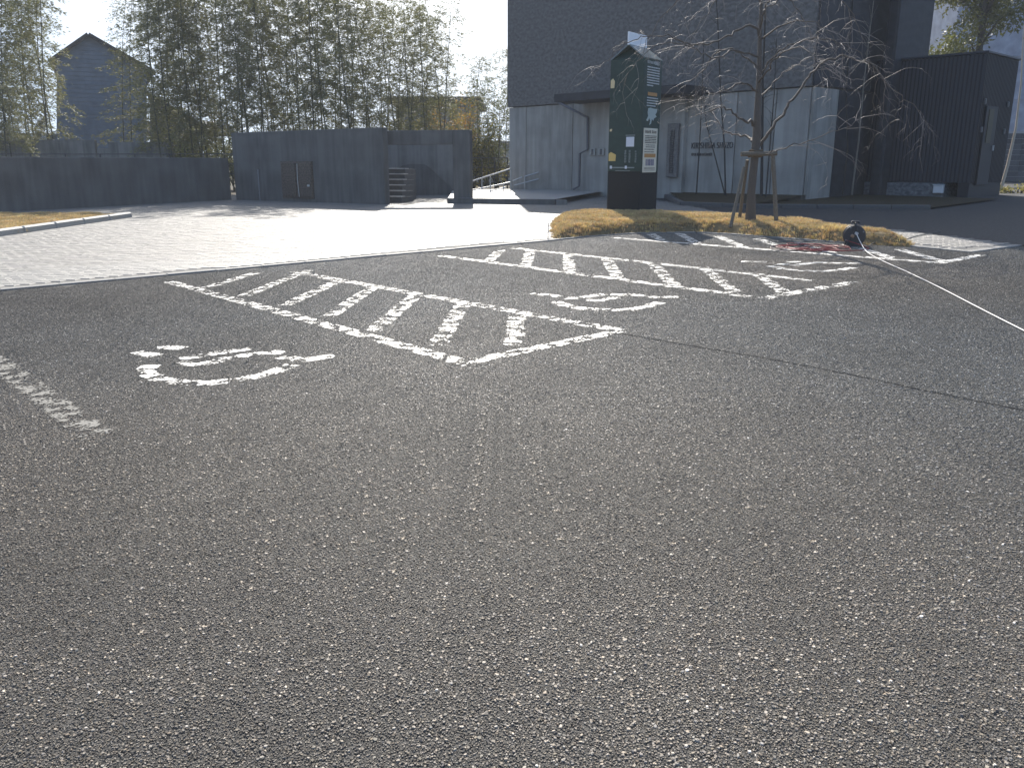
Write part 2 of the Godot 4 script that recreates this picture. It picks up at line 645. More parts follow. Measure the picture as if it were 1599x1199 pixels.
	# flush kerb stones along the paving's edge
	var kerb_mat := surfaced(lin(0.3, 0.29, 0.27), 0.7, 0.5, mottle(0.05, 31, Color(0.6, 0.6, 0.6), Color.WHITE), 1.5, relief(0.15, 33), 0.6)
	var kerb := Node3D.new()
	kerb.name = "kerb"
	add_child(kerb)
	tag(kerb, "", "", "", "structure")
	for i in asphalt_edge.size() - 1:
		var a: Vector3 = asphalt_edge[i]
		var b: Vector3 = asphalt_edge[i + 1]
		var n := maxi(1, int(round(a.distance_to(b) / 0.6)))
		var d := (b - a) / n
		for k in n:
			var c := a + d * (k + 0.5)
			if absf(c.x) > -c.z * 0.66 + 2.5:
				continue
			var m := MB.new()
			var fx := d.normalized()
			var bs := Basis(fx, up_of(fx), fx.cross(up_of(fx)))
			m.box(Vector3(0, -0.036, -0.065), Vector3(d.length() - 0.008, 0.11, 0.13), Basis(), 0.006)
			part("kerb_stone", m.mesh(), kerb_mat, kerb, Transform3D(bs, c + Vector3(0, rng.randf_range(-0.002, 0.003), 0)))

	# raised white kerb of the lawn on the left, with dry grass behind it
	var lk := Node3D.new()
	lk.name = "lawn_kerb"
	add_child(lk)
	tag(lk, "", "", "", "structure")
	var run := lk1 - lk0
	var pale := surfaced(lin(0.55, 0.53, 0.49), 0.65, 0.5, mottle(0.04, 41, Color(0.62, 0.62, 0.6), Color.WHITE), 1.4, relief(0.12, 43), 0.5)
	var cnt := int(run.length() / 1.0)
	for k in cnt:
		var m := MB.new()
		var fx := run.normalized()
		var bs := Basis(fx, up_of(fx), fx.cross(up_of(fx)))
		m.box(Vector3(0, 0.05, 0), Vector3(run.length() / cnt - 0.012, 0.2, 0.15), Basis(), 0.03)
		part("kerb_stone", m.mesh(), pale, lk, Transform3D(bs, lk0 + run * ((k + 0.5) / cnt) + Vector3(0, rng.randf_range(-0.004, 0.004), 0)))
	var earth := surfaced(lin(0.26, 0.2, 0.12), 0.95, 0.2, mottle(0.05, 51, Color(0.55, 0.55, 0.5), Color.WHITE), 1.2)
	solo("lawn", sheet(lawn_poly, 0.05), earth, "", "", "", "structure")
	grass("lawn_grass", lawn_poly, func(_p): return 0.05, 260, "dry straw coloured grass behind the raised white kerb", 17)

func up_of(fx: Vector3) -> Vector3:
	var u := Vector3(-SLOPE_X, 1, SLOPE_Z)
	return (u - fx * fx.dot(u)).normalized()

func pm_paver(b: MB, w: float, d: float, ch: float) -> void:
	var t := [Vector3(-w / 2 + ch, 0, -d / 2 + ch), Vector3(w / 2 - ch, 0, -d / 2 + ch), Vector3(w / 2 - ch, 0, d / 2 - ch), Vector3(-w / 2 + ch, 0, d / 2 - ch)]
	var s := [Vector3(-w / 2, -ch, -d / 2), Vector3(w / 2, -ch, -d / 2), Vector3(w / 2, -ch, d / 2), Vector3(-w / 2, -ch, d / 2)]
	b.quad(t[0], t[1], t[2], t[3], Vector3.UP)
	for i in 4:
		var j := (i + 1) % 4
		var o: Vector3 = (s[i] + s[j]) * 0.5
		o.y = 0.0
		b.quad(t[i], t[j], s[j], s[i], o.normalized() + Vector3.UP)
		b.quad(s[i], s[j], s[j] - Vector3(0, 0.02, 0), s[i] - Vector3(0, 0.02, 0), o)

func grass(called: String, poly: PackedVector2Array, height: Callable, per_m2: float, label: String, sd: int) -> void:
	var r := RandomNumberGenerator.new()
	r.seed = sd
	var lo := Vector2(1e9, 1e9)
	var hi := -lo
	for p in poly:
		lo = lo.min(p); hi = hi.max(p)
	var clumps := noise(0.9, sd, 3)
	var holder := Node3D.new()
	holder.name = numbered(called)
	add_child(holder)
	tag(holder, label, "grass", "", "stuff")
	var straw := mat(Color.WHITE, 0.8, 0.3, true)
	straw.backlight_enabled = true
	straw.backlight = Color(0.7, 0.66, 0.55)
	for k in 3:
		var m := tuft(sd * 7 + k, 18, 0.055, 0.055)
		var xf := []
		var cols := []
		var n := int((hi.x - lo.x) * (hi.y - lo.y) * per_m2 / 3.0)
		for i in n:
			var p := Vector2(r.randf_range(lo.x, hi.x), r.randf_range(lo.y, hi.y))
			if edge_distance(p, poly) < -0.03:
				continue
			var g := clumps.get_noise_2dv(p)
			var s := r.randf_range(0.6, 1.1) * (1.0 + 0.5 * g)
			xf.append(Transform3D(Basis(Vector3.UP, r.randf() * TAU).scaled(Vector3(s, s, s)), on_ground(p.x, p.y, height.call(p) - 0.008)))
			var t := r.randf_range(0.75, 1.15) * (1.0 + 0.3 * g)
			cols.append(Color(0.62 * t, 0.49 * t * r.randf_range(0.9, 1.1), 0.28 * t))
		scatter("blades", m, straw, xf, cols, holder)

# ------------------------------------------------------------------ painted markings
func markings() -> void:
	var paint := surfaced(lin(0.78, 0.77, 0.74), 0.6, 0.5, mottle(0.12, 61, Color(0.72, 0.71, 0.69), Color.WHITE), 1.7)
	var zones := [
		["white hatched strip beside the wheelchair symbol with a detached head", 0.54, [
			[[262, 440], [735, 570]], [[720, 569], [968, 518]], [[458, 425], [968, 517]]], [
			[[322, 450], [402, 426]], [[380, 463], [481, 423]], [[444, 478], [534, 437]], [[512, 496], [586, 447]], [[582, 519], [651, 461]], [[682, 541], [725, 474]], [[803, 540], [808, 490]]]],
		["white hatched strip in the middle, between two wheelchair symbols", 0.54, [
			[[688, 400], [1172, 464]], [[1192, 467], [1336, 441]], [[803, 388], [1270, 439]]], [
			[[783, 391], [761, 410]], [[829, 390], [822, 416]], [[888, 396], [890, 426]], [[947, 405], [967, 436]], [[1019, 412], [1054, 447]], [[1098, 418], [1155, 462]], [[1185, 429], [1229, 460]]]],
		["white hatched strip along the dry grass island, under the cable reel", 0.66, [
			[[961, 372], [1476, 412]], [[1470, 411], [1533, 399]]], [
			[[1017, 366], [1034, 376]], [[1061, 365], [1088, 380]], [[1120, 369], [1163, 387]], [[1182, 373], [1236, 391]], [[1248, 379], [1302, 396]], [[1330, 384], [1395, 404]], [[1405, 390], [1474, 409]]]],
	]
	paint.vertex_color_use_as_albedo = true
	for z in zones:
		var t := thing("hatched_marking", z[0], "road marking", gp(z[2][0][1][0], z[2][0][1][1]), Basis(), "hatched strips between the accessible bays")
		for l in z[2]:
			local_part("edge_line", painted(px_line(l), 0.145, z[1] - 0.07), paint, t)
		for l in z[3]:
			local_part("stripe", painted(px_line(l), 0.16, z[1] - 0.12), paint, t)
	var old := surfaced(lin(0.26, 0.25, 0.23), 0.75, 0.5, mottle(0.12, 62, Color(0.6, 0.6, 0.58), Color.WHITE), 1.7)
	old.vertex_color_use_as_albedo = true
	var b := thing("bay_line", "worn grey bay line, almost rubbed off, alone on the asphalt", "road marking", gp(80, 627))
	local_part("edge_line", painted(px_line([[-70, 520], [156, 684]]), 0.17, 0.44), old, b)
	# wheelchair symbols, as strokes: head, arm and body, wheel
	var syms := [
		["worn white wheelchair symbol with a detached head, beside the nearest hatched strip", 0.52, 0.13, [
			[[217, 578], [228, 583], [249, 593], [287, 598.5], [323, 599.5], [370, 595], [408, 587], [430, 581], [456, 571]],
			[[245, 545], [262, 543.5], [286, 545]], [[216, 550], [243, 557]],
			[[277, 567], [313, 571], [346, 563], [389, 555], [418, 551], [441, 552]], [[282, 562], [322, 555], [361, 549], [389, 546]], [[441, 558], [468, 564], [522, 557]], [[216, 575], [248, 574]]]],
		["white wheelchair symbol lying between the first and second hatched strips", 0.5, 0.13, [
			[[869, 472], [884, 478], [913, 483], [950, 485], [988, 484], [1012, 479], [1031, 473]], [[832, 459], [874, 464]],
			[[880, 467], [912, 465], [943, 460]], [[954, 461], [993, 461.5], [1021, 465], [1059, 465]], [[916, 470], [943, 470], [961, 465]]]],
		["white wheelchair symbol crossed by the tree's branch shadows", 0.56, 0.13, [
			[[1158, 409], [1198, 410]], [[1203, 416], [1225, 421], [1248, 423], [1277, 424.5], [1307, 423], [1333, 419]], [[1208, 414], [1235, 413]], [[1231, 410], [1252, 409.6]],
			[[1240, 416], [1265, 411.4], [1284, 410]], [[1287, 411], [1316, 412]], [[1322, 412], [1343, 411.4]]]],
	]
	for s in syms:
		var t := thing("wheelchair_symbol", s[0], "road marking", gp(s[3][0][0][0], s[3][0][0][1]), Basis(), "wheelchair symbols of the accessible bays")
		for l in s[3]:
			local_part("stroke", painted(px_line(l), s[2], s[1] + 0.02, 0.0125), paint, t)
	# a closed joint between two passes of the paver
	var seam := MB.new()
	var pts := px_line([[970, 522], [1080, 541], [1200, 561], [1330, 586], [1440, 610], [1640, 650]])
	for i in pts.size() - 1:
		var p: Vector3 = pts[i]
		var q: Vector3 = pts[i + 1]
		for k in 40:
			var a := p.lerp(q, k / 40.0)
			var c := p.lerp(q, (k + 1) / 40.0)
			var s := (q - p).cross(Vector3.UP).normalized()
			var wa := 0.005 + 0.005 * absf(wear_fine.get_noise_2d(a.x * 60, a.z * 60))
			seam.quad(a - s * wa + Vector3(0, 0.0052, 0), a + s * wa + Vector3(0, 0.0052, 0), c + s * wa + Vector3(0, 0.0052, 0), c - s * wa + Vector3(0, 0.0052, 0), Vector3.UP)
	var asphalt: Node3D = get_node("asphalt")
	part("tar_joint", seam.mesh(), mat(lin(0.03, 0.03, 0.03), 1.0, 0.1), asphalt)

func local_part(called: String, m: ArrayMesh, mt: Material, t: Node3D) -> MeshInstance3D:
	return part(called, m, mt, t, t.transform.affine_inverse())

# ------------------------------------------------------------------ charcoal garden walls
func wall_run(b: MB, a: Vector3, c: Vector3, foot: float, top: float, thick: float, bevel := 0.015) -> void:
	var d := Vector3(c.x - a.x, 0, c.z - a.z)
	var fx := d.normalized()
	var o := fx.cross(Vector3.UP)
	if o.z < 0: o = -o
	var bs := Basis(fx, Vector3.UP, fx.cross(Vector3.UP))
	var mid := (a + c) * 0.5
	mid.y = (foot + top) * 0.5
	b.box(mid - o * thick * 0.5, Vector3(d.length(), top - foot, thick), bs, bevel)

func walls() -> void:
	var char_tex := mottle(0.012, 71, Color(0.8, 0.8, 0.8), Color.WHITE, 512, 6)
	var charcoal := surfaced(lin(0.135, 0.13, 0.122), 0.8, 0.4, streaks(), 0.3, relief(0.2, 73), 0.35)
	var mid_grey := surfaced(lin(0.2, 0.192, 0.178), 0.85, 0.4, streaks(), 0.3, relief(0.2, 73), 0.35)

	var a := gp(0, 333)
	var c := gp(362, 313)
	var b := MB.new()
	wall_run(b, a + (a - c).normalized() * 8.0, c, -0.4, 1.52, 0.3)
	solo("garden_wall", b.mesh(), charcoal, "long low charcoal wall behind the raised white kerb", "wall")

	# tall slab with a rusty hatch
	var s0 := gp(369, 313.5)
	var s1 := gp(602, 321)
	var fx := (s1 - s0); fx.y = 0; fx = fx.normalized()
	var o := fx.cross(Vector3.UP)
	var t := thing("slab_wall", "tall charcoal wall slab with a brown double hatch", "wall", Vector3(s0.x, ground(s0.x, s0.z), s0.z), Basis(fx, Vector3.UP, o))
	var len := Vector2(s1.x - s0.x, s1.z - s0.z).length()
	var top := 2.33 - s0.y
	b = MB.new()
	b.box(Vector3(len / 2, top / 2 - 0.15, -0.1), Vector3(len, top + 0.3, 0.2), Basis(), 0.015)
	part("slab", b.mesh(), charcoal, t)
	var loc := func(px, py): return t.transform.affine_inverse() * hit(px, py, s0, o)
	var h0: Vector3 = loc.call(443, 309)
	var h1: Vector3 = loc.call(488, 252)
	var rust := surfaced(lin(0.16, 0.12, 0.09), 0.6, 0.5, mottle(0.03, 75, Color(0.45, 0.42, 0.4), Color.WHITE), 0.9)
	var steel := mat(lin(0.45, 0.44, 0.4), 0.4, 0.5)
	b = MB.new()
	b.box(Vector3((h0.x + h1.x) / 2, (h0.y + h1.y) / 2, 0.01), Vector3(h1.x - h0.x, h1.y - h0.y, 0.06), Basis(), 0.006)
	var hatch := part("hatch", b.mesh(), rust, t)
	hatch.set_meta("label", "brown rust-stained double hatch in the slab")
	for k in 2:
		b = MB.new()
		var w := (h1.x - h0.x) / 2
		b.box(Vector3(h0.x + w * (k + 0.5) + (0.06 if k == 0 else 0.04) * (1 - 2 * k) * 0.0, (h0.y + h1.y) / 2, 0.05), Vector3(w - 0.07, h1.y - h0.y - 0.1, 0.02), Basis(), 0.006)
		part("door_leaf", b.mesh(), rust, hatch)
	b = MB.new()
	b.tube([Vector3((h0.x * 0.42 + h1.x * 0.58), h0.y + 0.05, 0.075), Vector3((h0.x * 0.44 + h1.x * 0.56), h1.y * 0.6, 0.08), Vector3((h0.x * 0.43 + h1.x * 0.57), h1.y - 0.08, 0.075)], [0.012], 6)
	part("bolt_rod", b.mesh(), steel, hatch)
	b = MB.new()
	b.box(Vector3(h1.x - 0.18, lerpf(h0.y, h1.y, 0.35), 0.07), Vector3(0.1, 0.06, 0.03), Basis(), 0.006)
	part("latch", b.mesh(), steel, hatch)
	var j0: Vector3 = loc.call(404, 265)
	b = MB.new()
	b.tube([Vector3(j0.x, 0.0, 0.03), Vector3(j0.x, j0.y, 0.03)], [0.022], 6)
	part("downpipe", b.mesh(), mat(lin(0.2, 0.2, 0.21), 0.5, 0.5), t)

	# portal beside it, with the stair inside
	var p1 := gp(735, 319)
	var pd := Vector3(0.975, 0, 0.22).normalized()
	var po := pd.cross(Vector3.UP)
	var pt := thing("stair_portal", "charcoal portal frame open to a stair, joined to the tall slab", "wall", Vector3(p1.x, ground(p1.x, p1.z), p1.z), Basis(pd, Vector3.UP, po))
	var inv := pt.transform.affine_inverse()
	var ptop := 2.26 - p1.y
	var lintel: Vector3 = inv * hit(660, 226, p1, po)
	var jamb: Vector3 = inv * hit(708, 270, p1, po)
	b = MB.new()
	b.box(Vector3(jamb.x / 2, ptop / 2 - 0.15, -0.15), Vector3(-jamb.x, ptop + 0.3, 0.3), Basis(), 0.012)
	part("jamb", b.mesh(), charcoal, pt)
	b = MB.new()
	b.box(Vector3((jamb.x - 2.9) / 2 - 0.002, (ptop + lintel.y) / 2 - 0.002, -0.15), Vector3(2.9 + jamb.x, ptop - lintel.y, 0.29), Basis(), 0.012)
	part("lintel", b.mesh(), charcoal, pt)
	b = MB.new()
	b.box(Vector3(-3.7, ptop / 2 - 0.25, -5.3), Vector3(4.0, ptop + 0.4, 0.25), Basis(), 0.012)
	part("back_wall", b.mesh(), mid_grey, pt)
	# thin dark panel with a sloping top, flat against the back wall
	var poly := PackedVector2Array()
	for q in [[618, 268], [628, 259], [640, 256.5], [662, 257], [672, 263], [709, 297], [709, 330], [618, 330]]:
		var l: Vector3 = inv * hit(q[0], q[1], p1 - po * 5.13, po)
		poly.append(Vector2(l.x, l.y))
	b = MB.new()
	b.prism(poly, Transform3D(Basis(), Vector3(0, 0, -5.13)), 0.05)
	part("dark_shape", b.mesh(), charcoal, pt)
	var sx0: Vector3 = inv * hit(590, 300, p1 - po * 1.6, po)
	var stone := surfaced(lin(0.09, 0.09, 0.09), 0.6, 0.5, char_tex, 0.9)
	var sunlit_tread := surfaced(lin(0.4, 0.39, 0.37), 0.6, 0.5, char_tex, 0.9)  # tread sunlight and riser shade are put into these two colours
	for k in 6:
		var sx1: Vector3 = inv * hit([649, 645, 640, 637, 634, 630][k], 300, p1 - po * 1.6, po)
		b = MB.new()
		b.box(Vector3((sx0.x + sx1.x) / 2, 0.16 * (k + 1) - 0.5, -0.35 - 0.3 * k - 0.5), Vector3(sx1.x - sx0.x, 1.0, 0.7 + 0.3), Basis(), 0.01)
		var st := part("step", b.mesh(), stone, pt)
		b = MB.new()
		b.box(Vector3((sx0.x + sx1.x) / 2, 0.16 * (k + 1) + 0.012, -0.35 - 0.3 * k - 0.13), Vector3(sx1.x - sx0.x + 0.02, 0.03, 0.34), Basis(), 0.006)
		part("sunlit_tread", b.mesh(), sunlit_tread, st)

	# platform with a dark face towards the building's door
	var f0 := gp(700, 319)
	var f1 := gp(868, 321.5)
	b = MB.new()
	var back := PackedVector2Array([xz(f0), xz(f1), Vector2(f1.x + 2.2, -28.6), Vector2(f0.x - 0.3, -31.5)])
	var up := 0.17
	var ids := Geometry2D.triangulate_polygon(back)
	for i in range(0, ids.size(), 3):
		b.tri(on_ground(back[ids[i]].x, back[ids[i]].y, up), on_ground(back[ids[i + 1]].x, back[ids[i + 1]].y, up), on_ground(back[ids[i + 2]].x, back[ids[i + 2]].y, up), Vector3.UP)
	var light_pave := surfaced(lin(0.42, 0.41, 0.39), 0.55, 0.5, mottle(0.05, 79, Color(0.65, 0.65, 0.65), Color.WHITE), 1.5)
	var pf := solo("platform", b.mesh(), light_pave, "", "", "", "structure")
	b = MB.new()
	var fd := (f1 - f0).normalized()
	b.box((f0 + f1) * 0.5 + Vector3(0, 0.06, 0.02), Vector3(f0.distance_to(f1), 0.2, 0.1), Basis(fd, Vector3.UP, fd.cross(Vector3.UP)).orthonormalized(), 0.008)
	part("edge_stone", b.mesh(), charcoal, pf)
	b = MB.new()
	b.box(f1 + Vector3(0.16, 0.05, -0.06), Vector3(0.3, 0.2, 0.3), Basis(), 0.01)
	part("end_block", b.mesh(), mid_grey, pf)

	# thin stake at the island's corner
	var sk := gp(856, 376)
	b = MB.new()
	b.tube([sk, sk + Vector3(0.01, 0.28, -0.01)], [0.008, 0.007], 6)
	solo("marker_stake", b.mesh(), mat(lin(0.25, 0.26, 0.28), 0.5, 0.5), "thin grey stake standing at the island's corner by the pale paving", "stake")

# ------------------------------------------------------------------ main building
var bA := Vector3()
var bE := Vector3(0.678, 0, 0.735).normalized()
var bN := Vector3()

func building() -> void:
	bN = bE.cross(Vector3.UP)
	bA = gp(793, 303)
	var root := thing("brewery_building", "large building of dark brick over pale concrete with lettering beside its door", "building", Vector3(bA.x, ground(bA.x, bA.z), bA.z), Basis(bE, Vector3.UP, bN))
	var inv := root.transform.affine_inverse()
	var L := func(px, py, off): return inv * hit(px, py, bA + bN * off, bN)
	var brick_tex := mottle(0.026, 81, Color(0.66, 0.65, 0.64), Color.WHITE, 512, 4)
	var brick := surfaced(lin(0.19, 0.185, 0.178), 0.8, 0.4, brick_tex, 0.55, relief(0.14, 83), 0.8)
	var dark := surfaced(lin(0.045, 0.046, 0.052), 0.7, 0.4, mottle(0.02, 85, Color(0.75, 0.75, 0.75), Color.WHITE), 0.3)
	var conc := surfaced(lin(0.37, 0.355, 0.325), 0.85, 0.4, streaks(), 0.25, relief(0.2, 87), 0.25)
	var conc2 := surfaced(lin(0.335, 0.32, 0.29), 0.85, 0.4, streaks(), 0.31, relief(0.2, 87), 0.25)
	var band: float = (L.call(793, 168, 0.0)).y
	var top := 7.5
	var xend: float = (L.call(1262, 200, 0.0)).x
	var b: MB
	# taller stair tower over the right of the front, above the picture's edge; its shadow crosses the paving
	b = MB.new()
	b.box(Vector3((9.2 + xend) / 2, 9.5, -3.4), Vector3(xend - 9.2, 3.98, 6.7), Basis(), 0.02)
	part("stair_tower", b.mesh(), brick, root)
	# brick upper storey stands 6 cm proud of the concrete
	b = MB.new()
	b.box(Vector3(xend / 2, (band + top) / 2, -3.4), Vector3(xend, top - band, 6.8), Basis(), 0.01)
	part("brick_storey", b.mesh(), brick, root)
	b = MB.new()
	b.box(Vector3(xend / 2, band / 2 - 0.4, -3.45), Vector3(xend - 0.05, band + 0.78, 6.5), Basis())
	part("core", b.mesh(), dark, root)
	var joints := [793.5, 820, 893, 916]
	var right := [1071, 1148, 1208, 1261]
	for set_ in [joints, right]:
		for i in set_.size() - 1:
			var x0: float = (L.call(set_[i], 200, 0.0)).x + 0.012
			var x1: float = (L.call(set_[i + 1], 200, 0.0)).x - 0.012
			b = MB.new()
			b.box(Vector3((x0 + x1) / 2, band / 2 - 0.32, -0.13), Vector3(x1 - x0, band + 0.6, 0.14), Basis(), 0.008)
			part("concrete_panel", b.mesh(), conc if i % 2 == 0 else conc2, root)
	# porch: pale wall, canopy, door
	var q0: float = (L.call(917, 200, 0.1)).x
	var q1: float = (L.call(1069, 200, 0.1)).x
	var d0: float = (L.call(952, 200, 0.1)).x
	var d1: float = (L.call(1026, 200, 0.1)).x
	for r in [[q0, d0], [d1, q1]]:
		b = MB.new()
		b.box(Vector3((r[0] + r[1]) / 2, band / 2 - 0.32, -0.02), Vector3(r[1] - r[0], band + 0.56, 0.24), Basis(), 0.01)
		part("porch_wall", b.mesh(), conc, root)
	b = MB.new()
	b.box(Vector3((d0 + d1) / 2, 1.2, -0.1), Vector3(d1 - d0 - 0.02, 2.4, 0.06), Basis(), 0.01)
	var door := part("door", b.mesh(), mat(lin(0.05, 0.05, 0.055), 0.25, 0.5), root)
	for k in 2:
		b = MB.new()
		b.tube([Vector3((d0 + d1) / 2 + (k - 0.5) * 0.2, 0.8, 0.0), Vector3((d0 + d1) / 2 + (k - 0.5) * 0.2, 1.5, 0.0)], [0.015], 6)
		part("handle", b.mesh(), mat(lin(0.5, 0.5, 0.5), 0.3, 0.5), door)
	b = MB.new()
	b.box(Vector3((d0 + d1) / 2, (2.45 + band) / 2, -0.02), Vector3(d1 - d0 - 0.02, band - 2.5, 0.2), Basis(), 0.01)
	part("transom", b.mesh(), conc2, root)
	var c0: Vector3 = L.call(866, 148, 1.2)
	var c1: Vector3 = L.call(1062, 148, 1.2)
	b = MB.new()
	b.box(Vector3((c0.x + c1.x) / 2, c0.y - 0.11, 0.61), Vector3(c1.x - c0.x, 0.24, 1.2), Basis(), 0.01)
	part("canopy", b.mesh(), dark, root)
	# rainwater pipe
	var pipe := []
	for q in [[872, 160], [918, 184], [918, 234], [906, 240], [905, 291], [896, 296]]:
		pipe.append(L.call(q[0], q[1], 0.16))
	b = MB.new()
	b.tube(pipe, [0.04], 8)
	part("rain_pipe", b.mesh(), mat(lin(0.1, 0.1, 0.11), 0.5, 0.5), root)
	# two small door panels by the porch
	for q in [[922, 232, 931, 243], [935, 232, 945, 243]]:
		var a0: Vector3 = L.call(q[0], q[3], 0.12)
		var a1: Vector3 = L.call(q[2], q[1], 0.12)
		b = MB.new()
		b.box(Vector3((a0.x + a1.x) / 2, (a0.y + a1.y) / 2, 0.13), Vector3(a1.x - a0.x, a1.y - a0.y, 0.06), Basis(), 0.006)
		var pl := part("notice_panel", b.mesh(), mat(lin(0.3, 0.29, 0.26), 0.4, 0.5), root)
		b = MB.new()
		b.box(Vector3((a0.x + a1.x) / 2 + 0.01, (a0.y + a1.y) / 2, 0.165), Vector3((a1.x - a0.x) * 0.3, (a1.y - a0.y) * 0.8, 0.012), Basis())
		part("notice", b.mesh(), mat(lin(0.08, 0.08, 0.08), 0.5, 0.5), pl)
	# tall name plate with upright characters
	var n0: Vector3 = L.call(1040, 277, 0.2)
	var n1: Vector3 = L.call(1061, 193, 0.2)
	b = MB.new()
	b.box(Vector3((n0.x + n1.x) / 2, (n0.y + n1.y) / 2, 0.16), Vector3(n1.x - n0.x, n1.y - n0.y, 0.1), Basis(), 0.01)
	var plate := part("name_plate", b.mesh(), surfaced(lin(0.2, 0.19, 0.18), 0.6, 0.4, mottle(0.03, 89, Color(0.7, 0.7, 0.7), Color.WHITE), 0.8), root)
	b = MB.new()
	for k in 8:
		glyph(b, Vector3((n0.x + n1.x) / 2, lerpf(n1.y - 0.25, n0.y + 0.2, k / 7.0), 0.21), 0.17, 500 + k, 0.02, Vector3.RIGHT, Vector3.UP, Vector3.BACK)
	part("upright_lettering", b.mesh(), mat(lin(0.05, 0.05, 0.05), 0.6, 0.4), plate)
	# lettering on the concrete
	var t0: Vector3 = L.call(1079, 232.5, 0.0)
	var t1: Vector3 = L.call(1144, 222, 0.0)
	var face := SystemFont.new()
	face.font_names = PackedStringArray(["Droid Sans"])
	face.font_weight = 400
	var tm := TextMesh.new()
	tm.font = face
	tm.font_size = 48
	tm.text = "KIRISHIMA SHUZO"
	tm.pixel_size = 0.01
	tm.depth = 0.02
	tm.horizontal_alignment = HORIZONTAL_ALIGNMENT_LEFT
	tm.vertical_alignment = VERTICAL_ALIGNMENT_BOTTOM
	var ink := mat(lin(0.03, 0.03, 0.035), 0.5, 0.4)
	var bb := tm.get_aabb()
	var k_x := (t1.x - t0.x) / bb.size.x
	var k_y := (t1.y - t0.y) / bb.size.y
	var xf := Transform3D(Basis().scaled(Vector3(k_x, k_y, 1.0)), Vector3(t0.x - bb.position.x * k_x, t0.y - bb.position.y * k_y, -0.048))
	part("lettering", tm, ink, root, xf)
	b = MB.new()
	var g0: Vector3 = L.call(1079, 241.5, 0.0)
	var g1: Vector3 = L.call(1111, 241.5, 0.0)
	for k in 8:
		glyph(b, Vector3(lerpf(g0.x, g1.x, (k + 0.5) / 8), g0.y, -0.058), (g1.x - g0.x) / 8.6, 520 + k, 0.02, Vector3.RIGHT, Vector3.UP, Vector3.BACK)
	part("small_lettering", b.mesh(), ink, root)
	# end wall: its shade put into a dark colour, one concrete panel below (faces e, set just proud of the core)
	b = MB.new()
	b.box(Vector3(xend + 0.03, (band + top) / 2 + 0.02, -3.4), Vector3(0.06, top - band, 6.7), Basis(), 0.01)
	part("shaded_end_wall", b.mesh(), dark, root)
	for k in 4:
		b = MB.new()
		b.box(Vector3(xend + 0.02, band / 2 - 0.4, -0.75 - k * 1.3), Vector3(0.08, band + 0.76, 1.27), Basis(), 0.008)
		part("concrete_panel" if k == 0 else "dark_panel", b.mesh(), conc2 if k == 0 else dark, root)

	# set-back black block
	var bo := bA - bN * 3.0
	var r0: Vector3 = inv * hit(1402, 60, bo, bN)
	b = MB.new()
	b.box(Vector3((xend + 0.4 + r0.x) / 2, 5.5, -3.0 - 0.75), Vector3(r0.x - xend - 0.4, 12.0, 1.5), Basis(), 0.02)
	var blk := thing("black_block", "tall black windowless block set back between the brick building and the ribbed hut", "building", root.position, root.basis)
	part("cladding", b.mesh(), dark, blk)
	for k in 9:
		var m := MB.new()
		m.box(Vector3(lerpf(xend + 0.5, r0.x - 0.06, k / 8.0), 5.5, -2.985), Vector3(0.04, 11.98, 0.05), Basis(), 0.01)
		part("batten", m.mesh(), dark, blk)

	# planting bed along the right of the front
	var bk := MB.new()
	var s0 := gp(1032, 311)
	var sl: Vector3 = inv * s0
	var fr: Vector3 = inv * gp(1066, 322.5)
	var e_far := r0.x + 3.0
	var soil := surfaced(lin(0.09, 0.07, 0.045), 0.95, 0.2, mottle(0.05, 91, Color(0.5, 0.5, 0.45), Color.WHITE), 1.0)
	var gl := func(x, z, up):
		var w: Vector3 = root.transform * Vector3(x, 0, z)
		return inv * on_ground(w.x, w.z, up)
	bk.quad(gl.call(sl.x + 0.1, -0.1, 0.2), gl.call(xend + 0.1, -0.1, 0.2), gl.call(xend + 0.1, fr.z, 0.09), gl.call(fr.x + 0.1, fr.z, 0.09), Vector3.UP)
	bk.quad(gl.call(xend + 0.1, -3.1, 0.09), gl.call(e_far, -3.1, 0.06), gl.call(e_far, fr.z - 1.6, 0.06), gl.call(xend + 0.1, fr.z, 0.09), Vector3.UP)
	var bed := solo("planting_bed", bk.mesh(), soil, "", "", "", "structure")
	bed.transform = root.transform
	var kmat := surfaced(lin(0.13, 0.13, 0.13), 0.8, 0.4, mottle(0.05, 93, Color(0.65, 0.65, 0.65), Color.WHITE), 1.3)
	var run := [gl.call(sl.x, -0.1, 0.06), gl.call(fr.x, fr.z, 0.04), gl.call(xend + 0.1, fr.z + 0.06, 0.04), gl.call(e_far, fr.z - 1.55, 0.04)]
	for i in 3:
		var n := int(run[i].distance_to(run[i + 1]) / 0.8) + 1
		for k in n:
			var p: Vector3 = run[i].lerp(run[i + 1], (k + 0.5) / n)
			var dd: Vector3 = (run[i + 1] - run[i]).normalized()
			var m := MB.new()
			m.box(p, Vector3(run[i].distance_to(run[i + 1]) / n - 0.01, 0.16, 0.12), Basis(dd, dd.cross(Vector3.UP).cross(dd).normalized(), dd.cross(Vector3.UP).normalized()), 0.012)
			part("kerb_stone", m.mesh(), kmat, bed)

	# slim saplings and props standing in the bed
	var stem_mat := surfaced(lin(0.06, 0.055, 0.05), 0.8, 0.3, mottle(0.05, 95, Color(0.6, 0.6, 0.6), Color.WHITE), 2.0)
	var pale_bark := surfaced(lin(0.3, 0.27, 0.22), 0.8, 0.3, mottle(0.05, 96, Color(0.5, 0.5, 0.5), Color.WHITE), 2.0)
